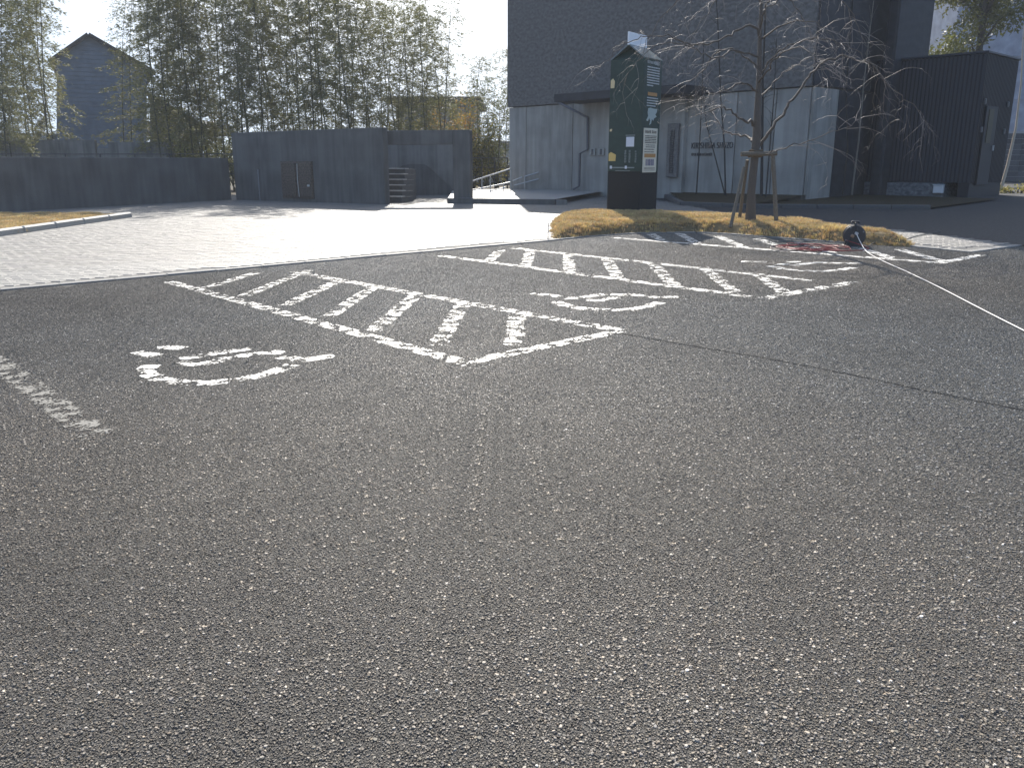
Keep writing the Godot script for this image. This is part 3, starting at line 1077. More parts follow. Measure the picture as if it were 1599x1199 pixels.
	var saplings := [
		["slim dark bare sapling crossing the first letters of the wall lettering", [[1088, 303], [1093, 230], [1097, 150], [1100, 60]], 0.022, stem_mat],
		["slim dark prop leaning across the wall lettering to meet a sapling's foot", [[1134, 300], [1116, 240], [1104, 195], [1099, 150]], 0.02, stem_mat],
		["slim dark bare sapling crossing the last letters of the wall lettering", [[1134, 304], [1132, 230], [1126, 150], [1122, 40], [1118, -20]], 0.024, stem_mat],
		["straight dark pole behind the bare tree's trunk", [[1190, 304], [1191, 230], [1192, 130], [1196, 20]], 0.042, stem_mat],
		["slim dark bare sapling leaning right behind the tree support", [[1197, 303], [1203, 230], [1210, 145], [1214, 60]], 0.02, stem_mat],
		["slender grey sapling before the dark end wall", [[1317, 304], [1325, 230], [1322, 140], [1330, 40], [1335, -30]], 0.022, stem_mat],
		["slender pale-barked sapling before the ribbed black hut", [[1331, 305], [1342, 220], [1349, 140], [1358, 60], [1368, -20]], 0.026, pale_bark],
	]
	var r := RandomNumberGenerator.new()
	r.seed = 909
	for s in saplings:
		var pts := []
		var base: Vector3 = hit(s[1][0][0], s[1][0][1], bA + bN * (0.45 if s[1][0][0] < 1262 else -1.6), bN)
		for q in s[1]:
			pts.append(hit(q[0], q[1], base, bN))
		pts[0] = on_ground(base.x, base.z, 0.14)
		var sp := thing("sapling", s[0], "sapling", pts[0])
		b = MB.new()
		var rad := []
		for i in pts.size():
			rad.append(s[2] * (1.0 - 0.55 * i / (pts.size() - 1.0)))
		b.tube(pts, rad, 7)
		local_part("stem", b.mesh(), s[3], sp)
		b = MB.new()
		for k in 12:
			var f := r.randf_range(0.45, 0.98) * (pts.size() - 1)
			var p: Vector3 = pts[int(f)].lerp(pts[mini(int(f) + 1, pts.size() - 1)], f - int(f))
			var d := Vector3(r.randf_range(-1, 1), r.randf_range(0.3, 1.0), r.randf_range(-1, 1)).normalized()
			b.tube([p, p + d * 0.25, p + d * 0.45 + Vector3(0, -0.05, 0)], [0.006, 0.004, 0.002], 4)
		local_part("twigs", b.mesh(), s[3], sp).set_meta("kind", "stuff")

	# ramp handrails by the building's corner
	var rail := mat(lin(0.45, 0.45, 0.44), 0.35, 0.6)
	rail.metallic = 0.7
	var sets := [
		["steel handrail sloping down behind the platform, clear of the concrete wall", -28.6, [[[735, 284], [797, 264]], [[735, 298], [797, 285]], [[752, 302], [790, 293]]], [[753, 280, 304], [766, 276, 305], [787, 287, 305], [798, 264, 306]]],
		["steel handrail on the ramp against the pale concrete wall", -29.6, [[[801, 283], [816, 277]], [[820, 276], [857, 265]], [[803, 290], [857, 276]]], [[820, 276, 297], [856, 265, 301], [862, 264, 301]]],
	]
	for s in sets:
		var hr := thing("handrail", s[0], "handrail", dp(s[3][0][0], s[3][0][2], s[1]), Basis(), "ramp handrails")
		for l in s[2]:
			b = MB.new()
			b.tube([dp(l[0][0], l[0][1], s[1]), dp(l[1][0], l[1][1], s[1])], [0.021], 8)
			local_part("rail", b.mesh(), rail, hr)
		for q in s[3]:
			b = MB.new()
			var foot := dp(q[0], q[2], s[1])
			b.tube([Vector3(foot.x, ground(foot.x, foot.z) + 0.1, foot.z), dp(q[0], q[1], s[1])], [0.019], 8)
			local_part("post", b.mesh(), rail, hr)

func streaks() -> ImageTexture:
	var im := Image.create(256, 256, false, Image.FORMAT_RGB8)
	var fx := noise(0.05, 401, 4)
	var bl := noise(0.012, 402, 4)
	for y in 256:
		for x in 256:
			# seamless by folding
			var u := absf(x - 128.0)
			var w := absf(y - 128.0)
			var t := 0.9 + 0.1 * fx.get_noise_2d(u * 1.4, w * 0.12) + 0.1 * bl.get_noise_2d(u, w)
			t = clampf(t, 0.5, 1.0)
			im.set_pixel(x, y, Color(t, t, t * 0.995))
	return ImageTexture.create_from_image(im)

# ------------------------------------------------------------------ ribbed black hut
func annex() -> void:
	var c := dp(1528, 200, -22.5)
	var at := on_ground(c.x, c.z)
	var t := thing("ribbed_hut", "black ribbed metal hut on a grey concrete plinth", "building", at, Basis(bE, Vector3.UP, bN))
	var inv := t.transform.affine_inverse()
	var top: float = (inv * dp(1528, 83, -22.5)).y
	var black := mat(lin(0.03, 0.032, 0.04), 0.55, 0.45)
	var black2 := mat(lin(0.018, 0.018, 0.022), 0.6, 0.4)
	var wide: float = -(inv * hit(1352, 200, at, bN)).x
	var deep := 2.4
	var plinth := 0.42
	var b := MB.new()
	b.box(Vector3(-wide / 2, (plinth + top) / 2, -deep / 2), Vector3(wide - 0.04, top - plinth - 0.02, deep - 0.04), Basis())
	part("core", b.mesh(), black2, t)
	# standing ribs on the front and the side, one sheet each
	b = MB.new()
	var n := int(wide / 0.1)
	for k in n:
		b.box(Vector3(-wide + (k + 0.5) * wide / n, (plinth + top) / 2, -0.01), Vector3(wide / n * 0.55, top - plinth, 0.014), Basis(), 0.005)
	part("front_cladding", b.mesh(), black, t)
	b = MB.new()
	n = int(deep / 0.1)
	for k in n:
		b.box(Vector3(-0.01, (plinth + top) / 2, -(k + 0.5) * deep / n), Vector3(0.014, top - plinth, deep / n * 0.55), Basis(), 0.005)
	part("side_cladding", b.mesh(), black2, t)
	b = MB.new()
	b.box(Vector3(-wide / 2, top + 0.03, -deep / 2), Vector3(wide + 0.06, 0.06, deep + 0.06), Basis(), 0.01)
	part("roof_edge", b.mesh(), black, t)
	b = MB.new()
	b.box(Vector3(-wide / 2 - 0.5, plinth / 2 - 0.1, -deep / 2 + 0.04), Vector3(wide - 0.3, plinth + 0.18, deep), Basis(), 0.012)
	part("plinth", b.mesh(), surfaced(lin(0.24, 0.25, 0.26), 0.85, 0.4, mottle(0.02, 101, Color(0.5, 0.5, 0.5), Color.WHITE), 0.9), t)
	b = MB.new()
	b.box(Vector3(-0.16, plinth / 2 - 0.05, -deep / 2), Vector3(0.28, plinth + 0.1, deep - 0.02), Basis(), 0.01)
	part("door_step", b.mesh(), black2, t)
	# door on the side with an olive pane
	var so := t.transform * Vector3(0.02, 0, 0)
	var d0: Vector3 = inv * hit(1512, 180, so, bE)
	b = MB.new()
	b.box(Vector3(0.025, plinth + 0.95, -0.75), Vector3(0.05, 2.0, 0.85), Basis(), 0.006)
	var door := part("door", b.mesh(), black2, t)
	b = MB.new()
	b.box(Vector3(0.055, plinth + 1.45, -0.68), Vector3(0.02, 0.85, 0.35), Basis(), 0.004)
	var pane := part("pane", b.mesh(), mat(lin(0.035, 0.032, 0.015), 0.5, 0.3), door)
	pane.set_meta("label", "olive pane in the hut's door")
	b = MB.new()
	b.box(Vector3(0.08, plinth + 0.9, -1.08), Vector3(0.04, 0.14, 0.03), Basis(), 0.005)
	part("handle", b.mesh(), mat(lin(0.4, 0.4, 0.4), 0.4, 0.5), door)
	for z in [-0.2, -1.9]:
		for y in [2.05, 1.35]:
			b = MB.new()
			b.box(Vector3(0.03, plinth + y, z), Vector3(0.05, 0.14, 0.05), Basis(), 0.01)
			part("hinge_plate", b.mesh(), mat(lin(0.15, 0.15, 0.15), 0.5, 0.4), t)
	# white meter box on the plinth
	var m0: Vector3 = inv * hit(1467, 296, t.transform * Vector3(0, 0, 0.1), bN)
	b = MB.new()
	b.box(Vector3.ZERO, Vector3(0.25, 0.2, 0.12), Basis(), 0.012)
	b.box(Vector3(0, 0.11, 0.01), Vector3(0.27, 0.02, 0.15), Basis(), 0.004)
	var mb := solo("meter_box", b.mesh(), mat(lin(0.6, 0.6, 0.6), 0.5, 0.5), "small white box fixed to the hut's concrete plinth", "utility box")
	mb.transform = Transform3D(t.basis, t.transform * Vector3(m0.x, m0.y, 0.11))

# ------------------------------------------------------------------ buildings behind
func upright(px: float, z: float) -> Vector3:
	var p := dp(px, 260, z)
	return on_ground(p.x, p.z)

func facing(p: Vector3) -> Basis:
	return Basis(Vector3.UP, atan2(-p.x, -p.z))

func far_buildings() -> void:
	# blue house, gable towards us
	var z := -46.0
	var blue := surfaced(lin(0.15, 0.19, 0.24), 0.6, 0.5, mottle(0.01, 111, Color(0.8, 0.8, 0.8), Color.WHITE), 0.3)
	var roofm := surfaced(lin(0.06, 0.06, 0.065), 0.7, 0.4, mottle(0.03, 113, Color(0.6, 0.6, 0.6), Color.WHITE), 0.5)
	var house := thing("blue_house", "blue clapboard house with a steep gable behind the bamboo", "house", upright(165, z), facing(upright(165, z)))
	var inv := house.transform.affine_inverse()
	var out := []
	for q in [[88, 262], [88, 92], [138, 57], [229, 109], [229, 262]]:
		var l: Vector3 = inv * hit(q[0], q[1], house.position, house.basis.z)
		out.append(Vector2(l.x, l.y))
	var b := MB.new()
	b.prism(PackedVector2Array(out), Transform3D(Basis(), Vector3(0, 0, -0.06)), 9.0)
	part("wall", b.mesh(), blue, house)
	var y: float = 0.4
	var gable := PackedVector2Array(out)
	while y < out[2].y - 0.05:
		# one lapped board per course, cut to the gable's slope
		var strip := PackedVector2Array([Vector2(-20, y), Vector2(20, y), Vector2(20, y + 0.205), Vector2(-20, y + 0.205)])
		var cut := Geometry2D.intersect_polygons(gable, strip)
		if cut.size() > 0:
			var cb: PackedVector2Array = cut[0]
			b = MB.new()
			var tiltb := Basis(Vector3.RIGHT, deg_to_rad(-4.5))
			for i in cb.size():
				cb[i] = cb[i] - Vector2(0, y)
			b.prism(cb, Transform3D(tiltb, Vector3(0, y, 0.0)), 0.03)
			part("siding_board", b.mesh(), blue, house)
		y += 0.21
	for s in [[1, 2, -0.5], [2, 3, 0.5]]:
		var p: Vector2 = out[s[0]]
		var q: Vector2 = out[s[1]]
		var d := (q - p).normalized()
		var nrm := Vector2(-d.y, d.x)
		b = MB.new()
		var a1 := p - d * 0.4
		var a2 := q + d * (0.4 if s[2] > 0 else 0.03)
		if s[2] > 0: a1 = p - d * 0.03
		b.prism(PackedVector2Array([a1, a2, a2 + nrm * 0.16, a1 + nrm * 0.16]), Transform3D(Basis(), Vector3(0, 0, 0.25)), 9.6)
		part("roof", b.mesh(), roofm, house)
	# grey lean-to house right of it
	var lean := thing("grey_house", "dark grey house with a low sloping roof beside the blue gable", "house", upright(275, -49), facing(upright(275, -49)))
	inv = lean.transform.affine_inverse()
	out = []
	for q in [[234, 260], [234, 150], [310, 196], [310, 260]]:
		var l: Vector3 = inv * hit(q[0], q[1], lean.position, lean.basis.z)
		out.append(Vector2(l.x, l.y))
	b = MB.new()
	b.prism(PackedVector2Array(out), Transform3D(), 6.0)
	part("wall", b.mesh(), surfaced(lin(0.16, 0.16, 0.17), 0.8, 0.4, mottle(0.02, 114, Color(0.7, 0.7, 0.7), Color.WHITE), 0.4), lean)
	b = MB.new()
	var rd: Vector2 = (out[2] - out[1]).normalized()
	var rn := Vector2(-rd.y, rd.x)
	b.prism(PackedVector2Array([out[1] - rd * 0.2, out[2] + rd * 0.5, out[2] + rd * 0.5 + rn * 0.15, out[1] - rd * 0.2 + rn * 0.15]), Transform3D(Basis(), Vector3(0, 0, 0.3)), 6.4)
	part("roof", b.mesh(), roofm, lean)
	# low white house at the far left
	var wh := thing("white_house", "low white house with a grey roof behind the left bamboo", "house", upright(20, -50))
	inv = wh.transform.affine_inverse()
	var w0: Vector3 = inv * dp(-140, 210, -50)
	var w1: Vector3 = inv * dp(76, 208, -50)
	var r1: Vector3 = inv * dp(60, 186, -50)
	b = MB.new()
	b.box(Vector3((w0.x + w1.x) / 2, w1.y / 2, -3), Vector3(w1.x - w0.x, w1.y, 6), Basis(), 0.02)
	part("wall", b.mesh(), surfaced(lin(0.6, 0.6, 0.58), 0.8, 0.4, mottle(0.02, 115, Color(0.75, 0.75, 0.75), Color.WHITE), 0.4), wh)
	b = MB.new()
	b.prism(PackedVector2Array([Vector2(0.6, 0), Vector2(-3, r1.y - w1.y), Vector2(-6.6, 0)]), Transform3D(Basis(Vector3.UP, -PI / 2), Vector3(w1.x + 0.4, w1.y + 0.005, 0)), w1.x - w0.x + 0.8)
	part("roof", b.mesh(), surfaced(lin(0.3, 0.31, 0.33), 0.6, 0.5, mottle(0.03, 116, Color(0.7, 0.7, 0.7), Color.WHITE), 0.5), wh)
	for k in 3:
		b = MB.new()
		b.box(Vector3(w1.x - 1.4 - k * 2.2, w1.y * 0.6, 0.0), Vector3(1.1, 0.9, 0.08), Basis(), 0.01)
		var win := part("window", b.mesh(), mat(lin(0.3, 0.3, 0.3), 0.5, 0.5), wh)
		b = MB.new()
		b.box(Vector3(w1.x - 1.4 - k * 2.2, w1.y * 0.6, 0.05), Vector3(0.98, 0.78, 0.02), Basis())
		part("pane", b.mesh(), mat(lin(0.04, 0.045, 0.05), 0.1, 0.5), win)
	# slatted hall with a dark roof behind the slab
	var hall := thing("slatted_hall", "low hall with upright grey slats and a dark flat roof behind the portal", "building", upright(650, -50))
	inv = hall.transform.affine_inverse()
	var h0: Vector3 = inv * dp(618, 162, -50)
	var h1: Vector3 = inv * dp(742, 168, -50)
	b = MB.new()
	b.box(Vector3((h0.x + h1.x) / 2, h0.y / 2, -4), Vector3(h1.x - h0.x, h0.y, 8), Basis())
	part("wall", b.mesh(), surfaced(lin(0.5, 0.5, 0.52), 0.8, 0.4, mottle(0.02, 117, Color(0.7, 0.7, 0.7), Color.WHITE), 0.4), hall)
	b = MB.new()
	b.box(Vector3((h0.x + h1.x) / 2, h0.y + 0.17, -3.8), Vector3(h1.x - h0.x + 0.8, 0.34, 8.8), Basis(), 0.03)
	part("roof", b.mesh(), roofm, hall)
	var sm := MB.new()
	sm.box(Vector3.ZERO, Vector3(0.09, h0.y - 0.02, 0.06), Basis(), 0.01)
	var slat := sm.mesh()
	var slm := mat(lin(0.16, 0.16, 0.17), 0.6, 0.4)
	var cnt := int((h1.x - h0.x) / 0.22)
	for k in cnt:
		part("slat", slat, slm, hall, Transform3D(Basis(), Vector3(h0.x + (k + 0.5) * (h1.x - h0.x) / cnt, h0.y / 2, 0.04)))
	# pale metal shed between the portal and the brick building
	var shed := thing("metal_shed", "pale corrugated shed seen between the portal and the brick building", "shed", upright(768, -44))
	inv = shed.transform.affine_inverse()
	var g0: Vector3 = inv * dp(744, 224, -44)
	var g1: Vector3 = inv * dp(800, 224, -44)
	b = MB.new()
	b.box(Vector3((g0.x + g1.x) / 2, g0.y / 2, -1.5), Vector3(g1.x - g0.x, g0.y, 3), Basis(), 0.01)
	part("wall", b.mesh(), mat(lin(0.5, 0.52, 0.55), 0.5, 0.5), shed)
	b = MB.new()
	for k in 18:
		b.box(Vector3(lerpf(g0.x, g1.x, (k + 0.5) / 18), g0.y / 2, 0.012), Vector3(0.05, g0.y - 0.02, 0.03), Basis(), 0.008)
	part("corrugation", b.mesh(), mat(lin(0.5, 0.52, 0.55), 0.5, 0.5), shed)
	b = MB.new()
	b.box(Vector3((g0.x + g1.x) / 2, g0.y + 0.05, -1.4), Vector3(g1.x - g0.x + 0.3, 0.08, 3.4), Basis(), 0.01)
	part("roof", b.mesh(), mat(lin(0.35, 0.36, 0.38), 0.5, 0.5), shed)
	car(upright(742, -42.5))
	# low concrete garden walls behind the long charcoal wall
	var oldc := surfaced(lin(0.22, 0.215, 0.2), 0.9, 0.3, streaks(), 0.3, relief(0.15, 119), 0.5)
	for q in [[-180, 147, 219, "low weathered concrete wall under the left bamboo"], [150, 170, 232, "short pale block closing the gap between two low concrete walls"], [168, 268, 222, "low weathered concrete wall below the blue house"]]:
		var a := dp(q[0], q[2], -35.0)
		var c := dp(q[1], q[2], -35.0)
		b = MB.new()
		wall_run(b, a, c, -0.2, a.y, 0.2)
		solo("concrete_wall", b.mesh(), oldc, q[3], "wall")
	# rail fences
	var fm := mat(lin(0.05, 0.05, 0.05), 0.6, 0.4)
	for q in [[-60, 372, 241, -31.5, 9, 0.0, "thin dark rail fence running behind the long charcoal wall"], [733, 793, 247, -33.0, 4, 0.0, "thin dark rail fence between the portal and the brick building"]]:
		var a := dp(q[0], q[2], q[3])
		var c := dp(q[1], q[2], q[3])
		var fence := thing("rail_fence", q[6], "fence", on_ground(a.x, a.z))
		for k in q[4]:
			var p: Vector3 = a.lerp(c, k / float(q[4] - 1))
			b = MB.new()
			b.tube([on_ground(p.x, p.z, -0.05), Vector3(p.x, p.y, p.z)], [0.025], 6)
			local_part("post", b.mesh(), fm, fence)
		for hgt in [0.0, 0.35, 0.7]:
			b = MB.new()
			b.tube([a - Vector3(0, hgt, 0), c - Vector3(0, hgt, 0)], [0.017], 6)
			local_part("rail", b.mesh(), fm, fence)
	# far right: tall grey building and a block wall
	var tb := thing("grey_building", "tall plain grey building rising behind the evergreen tree", "building", upright(1600, -52))
	inv = tb.transform.affine_inverse()
	var t0: Vector3 = inv * dp(1500, 0, -52)
	var t1: Vector3 = inv * dp(1900, 0, -52)
	b = MB.new()
	b.box(Vector3((t0.x + t1.x) / 2, 6.2, -5), Vector3(t1.x - t0.x, 12.6, 10), Basis(), 0.03)
	var gm := surfaced(lin(0.3, 0.33, 0.4), 0.7, 0.5, mottle(0.01, 121, Color(0.8, 0.8, 0.8), Color.WHITE), 0.2)
	part("wall", b.mesh(), gm, tb)
	for k in 5:
		b = MB.new()
		b.box(Vector3((t0.x + t1.x) / 2, 1.6 + k * 2.4, 0.01), Vector3(t1.x - t0.x - 0.1, 0.1, 0.06), Basis(), 0.01)
		part("floor_band", b.mesh(), gm, tb)
	var bw := thing("block_wall", "grey concrete block wall at the foot of the leaning pale sapling", "wall", upright(1600, -33))
	inv = bw.transform.affine_inverse()
	var x0: float = (inv * dp(1552, 200, -33)).x
	var ytop: float = (inv * dp(1580, 205, -33)).y
	b = MB.new()
	b.box(Vector3(x0 + 3.0, ytop / 2, -0.1), Vector3(6.0, ytop - 0.02, 0.12), Basis())
	part("mortar", b.mesh(), mat(lin(0.3, 0.3, 0.3), 0.9, 0.3), bw)
	var bm := MB.new()
	bm.box(Vector3.ZERO, Vector3(0.385, 0.185, 0.15), Basis(), 0.008)
	var blockm := bm.mesh()
	var bmats := []
	for k in 4:
		bmats.append(surfaced(lin(0.13 + 0.02 * k, 0.13 + 0.02 * k, 0.135 + 0.02 * k), 0.9, 0.3, mottle(0.05, 123, Color(0.6, 0.6, 0.6), Color.WHITE), 1.0))
	for i in int(ytop / 0.2):
		for k in 15:
			part("block", blockm, bmats[rng.randi() % 4], bw, Transform3D(Basis(), Vector3(x0 + 0.2 + k * 0.4, 0.1 + i * 0.2, -0.09)))
	var pb := mat(lin(0.42, 0.36, 0.28), 0.8, 0.3)
	var ls := [gp(1563, 300), dp(1575, 258, -26.2), dp(1588, 200, -26.4), dp(1596, 130, -26.6), dp(1600, 40, -26.8)]
	var lt := thing("sapling", "leaning pale sapling in front of the grey block wall", "sapling", ls[0])
	b = MB.new()
	b.tube(ls, [0.05, 0.045, 0.035, 0.025, 0.012], 7)
	local_part("stem", b.mesh(), pb, lt)

func car(at: Vector3) -> void:
	var t := thing("parked_car", "black parked car half hidden beyond the portal", "car", at)
	var paint := mat(lin(0.015, 0.015, 0.018), 0.2, 0.6)
	paint.clearcoat_enabled = true
	paint.clearcoat = 1.0
	paint.clearcoat_roughness = 0.05
	var b := MB.new()
	var body := PackedVector2Array([Vector2(-2.0, 0.3), Vector2(-2.05, 0.75), Vector2(-1.9, 0.95), Vector2(-1.0, 1.02), Vector2(1.1, 1.0), Vector2(1.95, 0.85), Vector2(2.05, 0.5), Vector2(2.0, 0.3)])
	b.prism(body, Transform3D(Basis(), Vector3(0, 0, 0.8)), 1.6)
	part("body", b.mesh(), paint, t)
	b = MB.new()
	b.prism(PackedVector2Array([Vector2(-1.75, 0.98), Vector2(-1.3, 1.46), Vector2(0.3, 1.48), Vector2(1.15, 1.0)]), Transform3D(Basis(), Vector3(0, 0, 0.7)), 1.4)
	part("cabin", b.mesh(), mat(lin(0.02, 0.022, 0.025), 0.1, 0.6), t)
	for x in [-1.25, 1.3]:
		for s in [-1.0, 1.0]:
			b = MB.new()
			b.tube([Vector3(x, 0.31, s * 0.6), Vector3(x, 0.31, s * 0.82)], [0.31], 16)
			var w := part("wheel", b.mesh(), mat(lin(0.02, 0.02, 0.02), 0.8, 0.3), t)
			b = MB.new()
			b.tube([Vector3(x, 0.31, s * 0.81), Vector3(x, 0.31, s * 0.835)], [0.19], 14)
			part("rim", b.mesh(), mat(lin(0.4, 0.4, 0.42), 0.3, 0.6), w)
	for s in [-0.55, 0.55]:
		b = MB.new()
		b.box(Vector3(-2.03, 0.72, s), Vector3(0.06, 0.14, 0.3), Basis(), 0.02)
		part("tail_lamp", b.mesh(), mat(lin(0.3, 0.02, 0.02), 0.2, 0.5), t)

# ------------------------------------------------------------------ grass island
func island_height(p: Vector2) -> float:
	var d := edge_distance(p, island_poly)
	var f := clampf((d + 0.13) / 0.34, 0, 1)
	return -0.03 + 0.19 * f * f * (3.0 - 2.0 * f) + 0.05 * clampf(d / 1.5, 0, 1)

func island() -> void:
	var lo := Vector2(1e9, 1e9)
	var hi := -lo
	for p in island_poly:
		lo = lo.min(p); hi = hi.max(p)
	var b := MB.new()
	var s := 0.1
	var nx := int((hi.x - lo.x + 0.6) / s)
	var nz := int((hi.y - lo.y + 0.6) / s)
	var hs := {}
	for i in nx + 1:
		for j in nz + 1:
			var p := lo - Vector2(0.3, 0.3) + Vector2(i, j) * s
			hs[Vector2i(i, j)] = [on_ground(p.x, p.y, island_height(p)), edge_distance(p, island_poly)]
	for i in nx:
		for j in nz:
			var k := [hs[Vector2i(i, j)], hs[Vector2i(i + 1, j)], hs[Vector2i(i + 1, j + 1)], hs[Vector2i(i, j + 1)]]
			if maxf(maxf(k[0][1], k[1][1]), maxf(k[2][1], k[3][1])) < -0.03:
				continue
			b.quad(k[0][0], k[1][0], k[2][0], k[3][0], Vector3.UP)
	var earth := surfaced(lin(0.26, 0.2, 0.12), 0.95, 0.2, mottle(0.05, 131, Color(0.55, 0.55, 0.5), Color.WHITE), 1.2)
	solo("island_mound", b.mesh(), earth, "", "", "", "structure")
	grass("island_grass", island_poly, island_height, 420, "dry straw coloured grass covering the raised traffic island", 29)

# ------------------------------------------------------------------ giant carton sign
func carton() -> void:
	var z := -17.85
	var ctr := dp(987, 320, z)
	var turn := deg_to_rad(36.5)
	var w := 0.76
	# left face looks towards the left of the camera, right face to its right
	var bs := Basis(Vector3.UP, -turn)            # local +z: left (gable) face, local +x: right face
	var base_y := ground(ctr.x, z) + 0.08
	var t := thing("carton_sign", "giant dark green drink carton sign with a white top fin on the island", "sign", Vector3(ctr.x, base_y, z), bs)
	var eave: float = dp(985, 95, z).y - base_y
	var ridge: float = dp(985, 73, z).y - base_y
	var fin: float = dp(985, 54, z).y - base_y
	var green := surfaced(lin(0.03, 0.056, 0.044), 0.55, 0.4, mottle(0.02, 141, Color(0.8, 0.8, 0.8), Color.WHITE), 0.5)
	var black := mat(lin(0.016, 0.016, 0.016), 0.7, 0.35)
	var split: float = dp(985, 268, z).y - base_y
	var h := w / 2
	var b := MB.new()
	b.box(Vector3(0, split / 2 - 0.1, 0), Vector3(w, split + 0.2, w), Basis(), 0.008)
	part("black_base", b.mesh(), black, t)
	b = MB.new()
	b.box(Vector3(0, (split + eave) / 2, 0), Vector3(w + 0.004, eave - split, w + 0.004), Basis(), 0.008)
	part("green_body", b.mesh(), green, t)
	# gable: triangle folded inwards on the left face, roof planes left and right of the ridge (ridge runs along local z)
	var roofm := surfaced(lin(0.16, 0.2, 0.2), 0.3, 0.5, mottle(0.03, 143, Color(0.75, 0.75, 0.75), Color.WHITE), 0.8)  # sky reflection put into a paler, bluer colour than the body
	var rz := h - 0.12
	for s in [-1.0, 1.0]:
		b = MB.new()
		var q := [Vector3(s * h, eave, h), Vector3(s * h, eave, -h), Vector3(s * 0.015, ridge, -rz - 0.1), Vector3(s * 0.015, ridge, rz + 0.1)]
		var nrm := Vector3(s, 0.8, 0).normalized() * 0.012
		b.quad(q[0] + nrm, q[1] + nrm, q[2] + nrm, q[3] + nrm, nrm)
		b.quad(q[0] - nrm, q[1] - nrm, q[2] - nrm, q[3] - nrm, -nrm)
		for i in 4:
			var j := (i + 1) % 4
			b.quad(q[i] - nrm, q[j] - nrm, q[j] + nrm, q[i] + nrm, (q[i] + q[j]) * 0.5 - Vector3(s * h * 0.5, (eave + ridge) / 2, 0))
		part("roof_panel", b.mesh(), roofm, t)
	for s in [-1.0, 1.0]:
		b = MB.new()
		b.tri(Vector3(-h, eave, s * (h - 0.01)), Vector3(h, eave, s * (h - 0.01)), Vector3(0, ridge - 0.01, s * (rz - 0.12)), Vector3(0, 0.4, s))
		b.tri(Vector3(-h, eave, s * (h - 0.03)), Vector3(h, eave, s * (h - 0.03)), Vector3(0, ridge - 0.03, s * (rz - 0.14)), Vector3(0, -0.4, -s))
		part("gable_fold", b.mesh(), green, t)
	b = MB.new()
	b.box(Vector3(0, (ridge + fin) / 2, 0), Vector3(0.035, fin - ridge + 0.02, w), Basis(), 0.006)
	part("top_fin", b.mesh(), mat(lin(0.75, 0.76, 0.77), 0.5, 0.5), t)
	# print on the right face (local +x). u runs from the shared corner to the right, v upwards from photo rows
	var vy := func(py): return dp(985, py, z).y - base_y
	var ink := mat(lin(0.45, 0.47, 0.46), 0.6, 0.4)
	var gold := mat(lin(0.4, 0.2, 0.05), 0.5, 0.5)
	var X := h + 0.003
	var r := RandomNumberGenerator.new()
	r.seed = 71
	var rx := func(u): return h - u * w        # u 0..1 across the right face
	var text_row := func(m: MB, u0: float, u1: float, py: float, hh: float, off: float):
		var u := u0
		while u < u1 - 0.01:
			var wd := minf(r.randf_range(0.02, 0.06), u1 - u)
			var hk := hh * r.randf_range(0.65, 1.0)
			m.box(Vector3(X + off, vy.call(py), rx.call(u + wd / 2)), Vector3(0.004, hk, wd * w * 0.86), Basis())
			u += wd
	b = MB.new()
	for k in 8:
		glyph(b, Vector3(X, vy.call(100.5), rx.call(0.18 + k * 0.085)), 0.055 if k < 5 else 0.075, 600 + k, 0.006, Vector3.FORWARD, Vector3.UP, Vector3.RIGHT)
	part("heading", b.mesh(), ink, t)
	b = MB.new()
	for k in 8:
		text_row.call(b, 0.16, 0.86 if k < 7 else 0.52, 108.0 + k * 4.0, 0.026, 0.0)
	part("print_block", b.mesh(), ink, t)
	b = MB.new()
	b.box(Vector3(X, vy.call(149.0), rx.call(0.5)), Vector3(0.006, 0.065, w * 0.52), Basis(), 0.002)
	part("gold_bar", b.mesh(), gold, t)
	b = MB.new()
	for k in 4:
		text_row.call(b, 0.2, [0.82, 0.84, 0.82, 0.7][k], 155.0 + k * 4.0, 0.024, 0.0)
	part("print_block", b.mesh(), ink, t)
	# pale map-shaped patch
	var shape := PackedVector2Array()
	for q in [[0.3, 171], [0.42, 170], [0.6, 171], [0.8, 171], [0.78, 176], [0.7, 180], [0.78, 183], [0.64, 186], [0.6, 190], [0.52, 187], [0.48, 194], [0.38, 197], [0.42, 190], [0.36, 186], [0.3, 191], [0.2, 190], [0.3, 183], [0.26, 177]]:
		shape.append(Vector2(q[0] * w, vy.call(q[1])))
	b = MB.new()
	b.prism(shape, Transform3D(Basis(Vector3.FORWARD, Vector3.UP, Vector3.RIGHT), Vector3(X + 0.003, 0, h)), 0.005)
	part("pale_emblem", b.mesh(), mat(lin(0.34, 0.4, 0.38), 0.6, 0.4), t)
	# cream label
	b = MB.new()
	var ly0: float = vy.call(269.5)
	var ly1: float = vy.call(201.5)
	b.box(Vector3(X + 0.004, (ly0 + ly1) / 2, rx.call(0.47)), Vector3(0.012, ly1 - ly0, w * 0.78), Basis(), 0.004)
	var lab := part("cream_label", b.mesh(), mat(lin(0.62, 0.58, 0.46), 0.6, 0.4), t)
	var dark := mat(lin(0.07, 0.06, 0.05), 0.6, 0.4)
	b = MB.new()
	for k in 7:
		glyph(b, Vector3(X + 0.008, vy.call(207.0), rx.call(0.18 + k * 0.088 + (0.04 if k > 3 else 0.0))), 0.062, 640 + k, 0.006, Vector3.FORWARD, Vector3.UP, Vector3.RIGHT)
	part("label_heading", b.mesh(), dark, lab)
	b = MB.new()
	for k in 5:
		text_row.call(b, 0.15, 0.8, 213.5 + k * 2.6, 0.017, 0.011)
	for k in 2:
		text_row.call(b, 0.2, 0.74, 227.5 + k * 3.0, 0.016, 0.011)
	for k in 2:
		text_row.call(b, 0.14, 0.7, 234.0 + k * 4.0, 0.016, 0.011)
